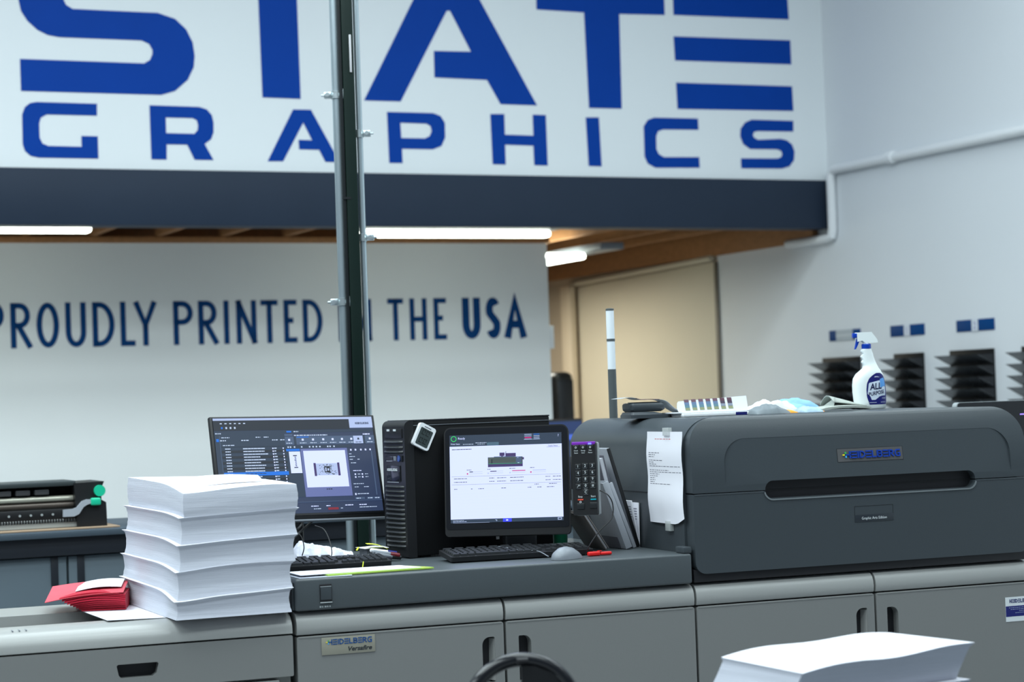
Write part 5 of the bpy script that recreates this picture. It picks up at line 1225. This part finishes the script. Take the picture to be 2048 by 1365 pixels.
# swatch book
t2 = .42
b0_, b1_ = PT(1355, 822, t2)[0], PT(1498, 822, t2)[0]
BK = thing('swatch_book', 'open colour swatch book standing on the press top', 'swatch book', at(PF, b0_, t2, ZT + .016))
zb_ = ZT + .0165; zl = zb_ + .036; zr_ = zb_ + .045; lean = .035
g = G(PF).plate([(b0_ + .004, zb_), (b1_ - .003, zb_), (b1_ + .002, zr_), (b0_ + .012, zl - .002), (b0_ + .006, zl - .007), (b0_ + .001, zb_ + .012)], (), 't', 0, .0012)
shear = Matrix(((1, 0, 0, 0), (0, 1, .45, t2 - .45 * zb_), (0, 0, 1, 0), (0, 0, 0, 1)))
g.v = [shear @ v for v in g.v]; g.build('page', mat('page_white', (.66, .68, .70), .5, var=.02, scale=20), BK)
g = G(PF)
for k in range(7):
    x0_ = b0_ + .030 + k * .0257
    for j in range(4):
        zq = zb_ + .004 + j * .0088
        g.use(SWC[(7, 5, 4, 1)[j]] if k < 5 else SWC[(7, 8, 3, 2)[j]]); g.box(x0_ + .0004 * j, x0_ + .0165 + .0004 * j, -.0008, -.0001, zq + k * .0002, zq + .0085 + k * .0004)
g.v = [shear @ v for v in g.v]; g.build('swatches', None, BK, smooth=0)
G(PF).box(b0_ - .02, b1_ + .012, t2 - .04, t2 + .09, ZT + .0115, ZT + .0155, .001).build('cover', mat('book_cover', (.68, .70, .74), .45, var=.02, scale=20), BK)
# ruler / flat booklet under it
r = thing('colour_ruler', 'white ruler with navy end band under the swatch book', 'ruler', at(PF, b0_, t2, ZT))
G(PF).box(PT(1352, 826, t2)[0], PT(1512, 822, t2)[0], t2 - .055, t2 + .05, ZT + .0008, ZT + .0110, .002).build('body', WHITEP, r)
G(PF).box(PT(1456, 826, t2)[0], PT(1478, 822, t2)[0], t2 - .0560, t2 - .0552, ZT + .0012, ZT + .0105).build('navy_band', NAVY, r)
# cloths
def lump(name, lab, cat, x0, x1, t0, t1, hgt, m, seed, z0_=ZT, base=.0, grp=None, rough=.3, sk=0.):
    s0_, s1_ = PT(x0, 822, (t0 + t1) / 2)[0], PT(x1, 818, (t0 + t1) / 2)[0]
    M = at(PF, s0_, t0, z0_ + .0008)
    def f_(u, v):
        e = (sin(pi * u) ** .45) * (sin(pi * v) ** .45); nn = noise.noise(Vector((u * 4 + seed, v * 3, seed))) * rough + noise.noise(Vector((u * 11 + seed, v * 9, seed + 4))) * rough * .4
        h_ = max(0, e * (1 - sk * u + nn)) * hgt
        return ((s1_ - s0_) * u + .004 * nn * e, (t1 - t0) * v, base + h_)
    g = G(M); g.grid(f_, 36, 16); g.grid(lambda u, v: ((s1_ - s0_) * u, (t1 - t0) * v, base), 36, 16)
    return tag(g.build(name, m, root=M, weld=True, smooth=50), lab, cat, grp)
lump('cleaning_cloth', 'grey rubbery glove bunched between swatch book and blue cloth', 'glove', 1500, 1568, .30, .40, .030, GLOVE, 3)
lump('cleaning_cloth', 'crumpled white rag behind the grey glove', 'cloth', 1496, 1590, .42, .54, .040, CLOTHW, 8, rough=.6)
lump('cleaning_cloth', 'folded pale blue cloth topmost of the rag pile', 'cloth', 1536, 1632, .55, .66, .046, CLOTHB, 12, rough=.25)
lump('cleaning_cloth', 'rolled pale blue cloth lower in front of the folded one', 'cloth', 1556, 1612, .43, .54, .030, CLOTHB, 21)
lump('cleaning_cloth', 'pale striped rag right of the blue cloths', 'cloth', 1595, 1632, .32, .43, .020, mat('striped_rag', (.30, .42, .52), .8, var=.5, scale=30), 33)
lump('orange_rag', 'orange rag corner left below the blue cloth', 'cloth', 1562, 1588, .36, .42, .010, ORANGE, 5)
lump('orange_rag', 'orange rag corner right beside the grey felt cloth', 'cloth', 1616, 1641, .37, .43, .010, ORANGE, 6)
# grey felt
f0, f1 = PT(1628, 820, .5)[0], PT(1724, 816, .5)[0]
M = at(PF, f0, .44, ZT + .0008)
g = G(M).sheet(lambda u, v: ((f1 - f0) * u, .12 * v, .001 + .012 * sin(pi * u) ** .6 * (.6 + .4 * sin(pi * v)) ), 16, 6, .007)
wf = f1 - f0
g.sheet(lambda u, v: (wf * (.28 + .70 * u), .02 + .09 * v, .009 + (.037 * (1 - u) ** .9 + .003) * (.25 + .75 * sin(pi * min(1, v * .9 + .1)))), 14, 6, .003)
g.add([(wf * .28, .02, .009), (wf * .33, .02, .045), (wf * .28, .11, .009)], [(0, 1, 2)])
tag(g.build('felt_cloth', CLOTHG, root=M), 'folded grey felt cloth beside the spray bottle', 'cloth')
# ---- spray bottle
tsb = .50
bs = PT(1741, 815, tsb)[0]; sc = 1.0
SBM = at(PF, bs, tsb, ZT + .0006, radians(-12))
sb = thing('spray_bottle', 'white spray bottle with blue trigger and navy label on the press top', 'spray bottle', SBM)
pxm = FPX / 6.75   # pixels per metre where it stands
hz_ = lambda y: (815 - y) / pxm + .001
def ell(cx, rx, ry, z, n=28, pw=2.6): 
    out = []
    for k in range(n):
        a = 2 * pi * k / n; c_, s_ = cos(a), sin(a)
        out.append((cx + rx * abs(c_) ** (2 / pw) * (1 if c_ > 0 else -1), ry * abs(s_) ** (2 / pw) * (1 if s_ > 0 else -1), z))
    return out
bd_ = []
for y, xl, xr, ry in ((815, 1714, 1768, .028), (813, 1709, 1772, .030), (800, 1707, 1774, .031), (780, 1705, 1774, .031), (765, 1705, 1773, .031), (752, 1707, 1771, .030), (743, 1713, 1768, .029), (736, 1722, 1764, .026), (731, 1728, 1760, .023), (724, 1729, 1757, .019), (719, 1725, 1755, .0175), (714, 1728, 1753, .0165), (708, 1724, 1751, .0165), (702, 1728, 1750, .0155), (697, 1724, 1748, .0155), (692, 1727, 1747, .015)):
    bd_.append(ell(((xl + xr) / 2 - 1741) / pxm, (xr - xl) / 2 / pxm, ry, hz_(y)))
G(SBM).loft(bd_).build('body', BOTW, sb, smooth=60)
nx = (1737 - 1741) / pxm
G(SBM).lathe([(.0155, hz_(692)), (.0162, hz_(691)), (.0162, hz_(683)), (.0150, hz_(682))], (nx, 0, 0), 24).build('collar', CAPB, sb, label='blue collar ring')
G(SBM).lathe([(.012, hz_(682)), (.012, hz_(677))], (nx, 0, 0), 20).build('neck', BOTW, sb)
X_ = lambda x: (x - 1741) / pxm
hd = [(X_(1718), hz_(675)), (X_(1718), hz_(660)), (X_(1746), hz_(659.5)), (X_(1757), hz_(674)), (X_(1758), hz_(678)), (X_(1735), hz_(679)), (X_(1727), hz_(673))]
g = G(SBM).plate(hd, (), 't', -.012, .012); b = bmesh.new(); me = bpy.data.meshes.new('t'); me.from_pydata([tuple(v) for v in g.v], [], g.f); b.from_mesh(me); bmesh.ops.dissolve_limit(b, angle_limit=.01, verts=b.verts, edges=b.edges); bmesh.ops.bevel(b, geom=b.edges[:], offset=.003, segments=2, affect='EDGES', profile=.5); g2 = G(SBM); g2.bm(b); g2.build('spray_head', BOTW, sb)
G(SBM).box(X_(1708.5), X_(1717.6), -.008, .008, hz_(669), hz_(659.5), .002).build('nozzle', CAPB, sb)
trg = [(X_(1717), hz_(671)), (X_(1723), hz_(671)), (X_(1727), hz_(674)), (X_(1722), hz_(676)), (X_(1718), hz_(685)), (X_(1714), hz_(692)), (X_(1712), hz_(692.5)), (X_(1714), hz_(684)), (X_(1716), hz_(676))]
G(SBM).plate(trg, (), 't', -.005, .005).build('trigger', CAPB, sb, label='blue trigger')
# label: shrink the outline onto the front of the body
def front(x, z):   # front surface t at local x, z
    for i in range(len(bd_) - 1):
        if bd_[i][0][2] <= z <= bd_[i + 1][0][2]:
            f_ = (z - bd_[i][0][2]) / (bd_[i + 1][0][2] - bd_[i][0][2])
            cx = .5 * (bd_[i][0][0] + bd_[i][14][0]) * (1 - f_) + .5 * (bd_[i + 1][0][0] + bd_[i + 1][14][0]) * f_
            rx = .5 * (bd_[i][0][0] - bd_[i][14][0]) * (1 - f_) + .5 * (bd_[i + 1][0][0] - bd_[i + 1][14][0]) * f_
            ry = bd_[i][7][1] * (1 - f_) + bd_[i + 1][7][1] * f_
            k = min(.98, abs(x - cx) / rx); return -ry * (1 - k ** 2.6) ** (1 / 2.6)
    return -.02
def wrap(g, off):
    g.v = [Vector((v.x, front(v.x, v.z) + v.y * .25 - off, v.z)) for v in g.v]; return g
lo_ = [(1733, 806), (1771, 806), (1772, 790), (1772, 770), (1770, 755), (1766, 746), (1758, 741.5), (1750, 742), (1742, 746), (1734, 753), (1729, 763), (1727.5, 775), (1728, 790)]
def rows(poly, y0, y1, n=22, m=14):
    """fill an outline with a regular grid so it can follow the bottle"""
    vs = []; fs = []
    for j in range(n + 1):
        y = y0 + (y1 - y0) * j / n; xs_ = []
        for i in range(len(poly)):
            (xa, ya), (xb, yb) = poly[i], poly[(i + 1) % len(poly)]
            if (ya - y) * (yb - y) <= 0 and ya != yb: xs_.append(xa + (xb - xa) * (y - ya) / (yb - ya))
        if not xs_: xs_ = [poly[0][0]]
        a_, b_ = min(xs_), max(xs_)
        for i in range(m + 1): vs.append((X_(a_ + (b_ - a_) * i / m), 0, hz_(y)))
    for j in range(n):
        for i in range(m): q = j * (m + 1) + i; fs.append((q, q + 1, q + m + 2, q + m + 1))
    return vs, fs
g = G(SBM); g.add(*rows(lo_, 742, 805.9)); lb = wrap(g, .0006).build('label', NAVY, sb)
g = G(SBM); g.add(*rows([(1729.5, 784), (1733, 762), (1757, 757), (1769, 771), (1768, 789), (1755, 790), (1745, 797), (1744, 790), (1738, 797), (1735, 789)], 757.5, 796.5, 18, 12)); wrap(g, .0011).build('label_splash', mat('label_white', (.60, .68, .80), .4, var=.02, scale=20), lb)
g = G(SBM); g.add(*rows([(1757, 753), (1766, 752), (1768, 758), (1769, 770), (1757, 772)], 752.3, 771.5, 8, 6)); wrap(g, .0015).build('label_swoosh', SKYB, lb)
def ltxt(s_, x, y, h, m, name, off, sx=1., shear=.15, rot=0, bold=.04):
    g = G(SBM).text(s_, 0, 0, h, 0, align='CENTER', sx=sx, shear=shear, bold=bold)
    c_, d_ = cos(rot), sin(rot)
    g.v = [Vector((X_(x) + v.x * c_ - v.z * d_, v.y, hz_(y) + v.x * d_ + v.z * c_)) for v in g.v]
    wrap(g, off).build(name, m, lb, smooth=0)
INKN = mat('label_ink', (.006, .008, .06), .4, var=.02, scale=20)
ltxt('ALL', 1747.5, 775, .021, INKN, 'label_text', .0020, .85, .2, .10, .03)
ltxt('PURPOSE', 1749, 786, .0125, INKN, 'label_text', .0020, .80, .1, .16, .02)
g = G(SBM)
for a_, b_, y in ((1746, 1753, 748.6), (1745, 1756, 749.8), (1760, 1768, 793), (1757, 1768, 801), (1733, 1748, 801.5)):
    g.box(X_(a_), X_(b_), -.0004, 0, hz_(y + .9), hz_(y))
wrap(g, .0016).build('label_small_print', mat('label_pale', (.5, .55, .72), .4, var=.02, scale=20), lb, smooth=0)
# ---- dark screen standing behind the right end of the press
s0_, z0_ = PT(1913, 806, 1.0)
r = thing('display_screen', 'black flat screen with silver rim rising behind the right end of the press', 'monitor', at(PF, s0_ + .3, 1.05, 0))
G(PF).plate(rr(s0_, s0_ + .62, ZT - .30, z0_, (.01, .01, .012, .014), 6), (), 't', 1.0, 1.03).build('casing', SILV, r)
G(PF).plate(rr(s0_ + .003, s0_ + .618, ZT - .298, z0_ - .0012, (.01, .01, .011, .012), 6), (), 't', .997, .9995).build('front_glass', BLKG, r)
xq, zq = PT(2040, 829, .997); G(PF).box(xq, xq + .05, .995, .9968, zq - .002, zq + .002).build('power_light', em('violet_led', (.3, .2, .9), 1.5), r)
G(PF).box(s0_ + .28, s0_ + .34, 1.031, 1.06, .02, ZT - .1, .005).build('stand', BLK, r)
G(PF).box(s0_ + .12, s0_ + .50, .98, 1.25, .0, .02, .005).build('foot', BLK, r)
# lever bracket at the counter end of the raised unit
g = G(PF).box(-.028, -.0005, .002, .06, ZC + .0006, ZC + .020, .004).build('hinge_bracket', SLATE, press)
bpy.context.view_layer.update()
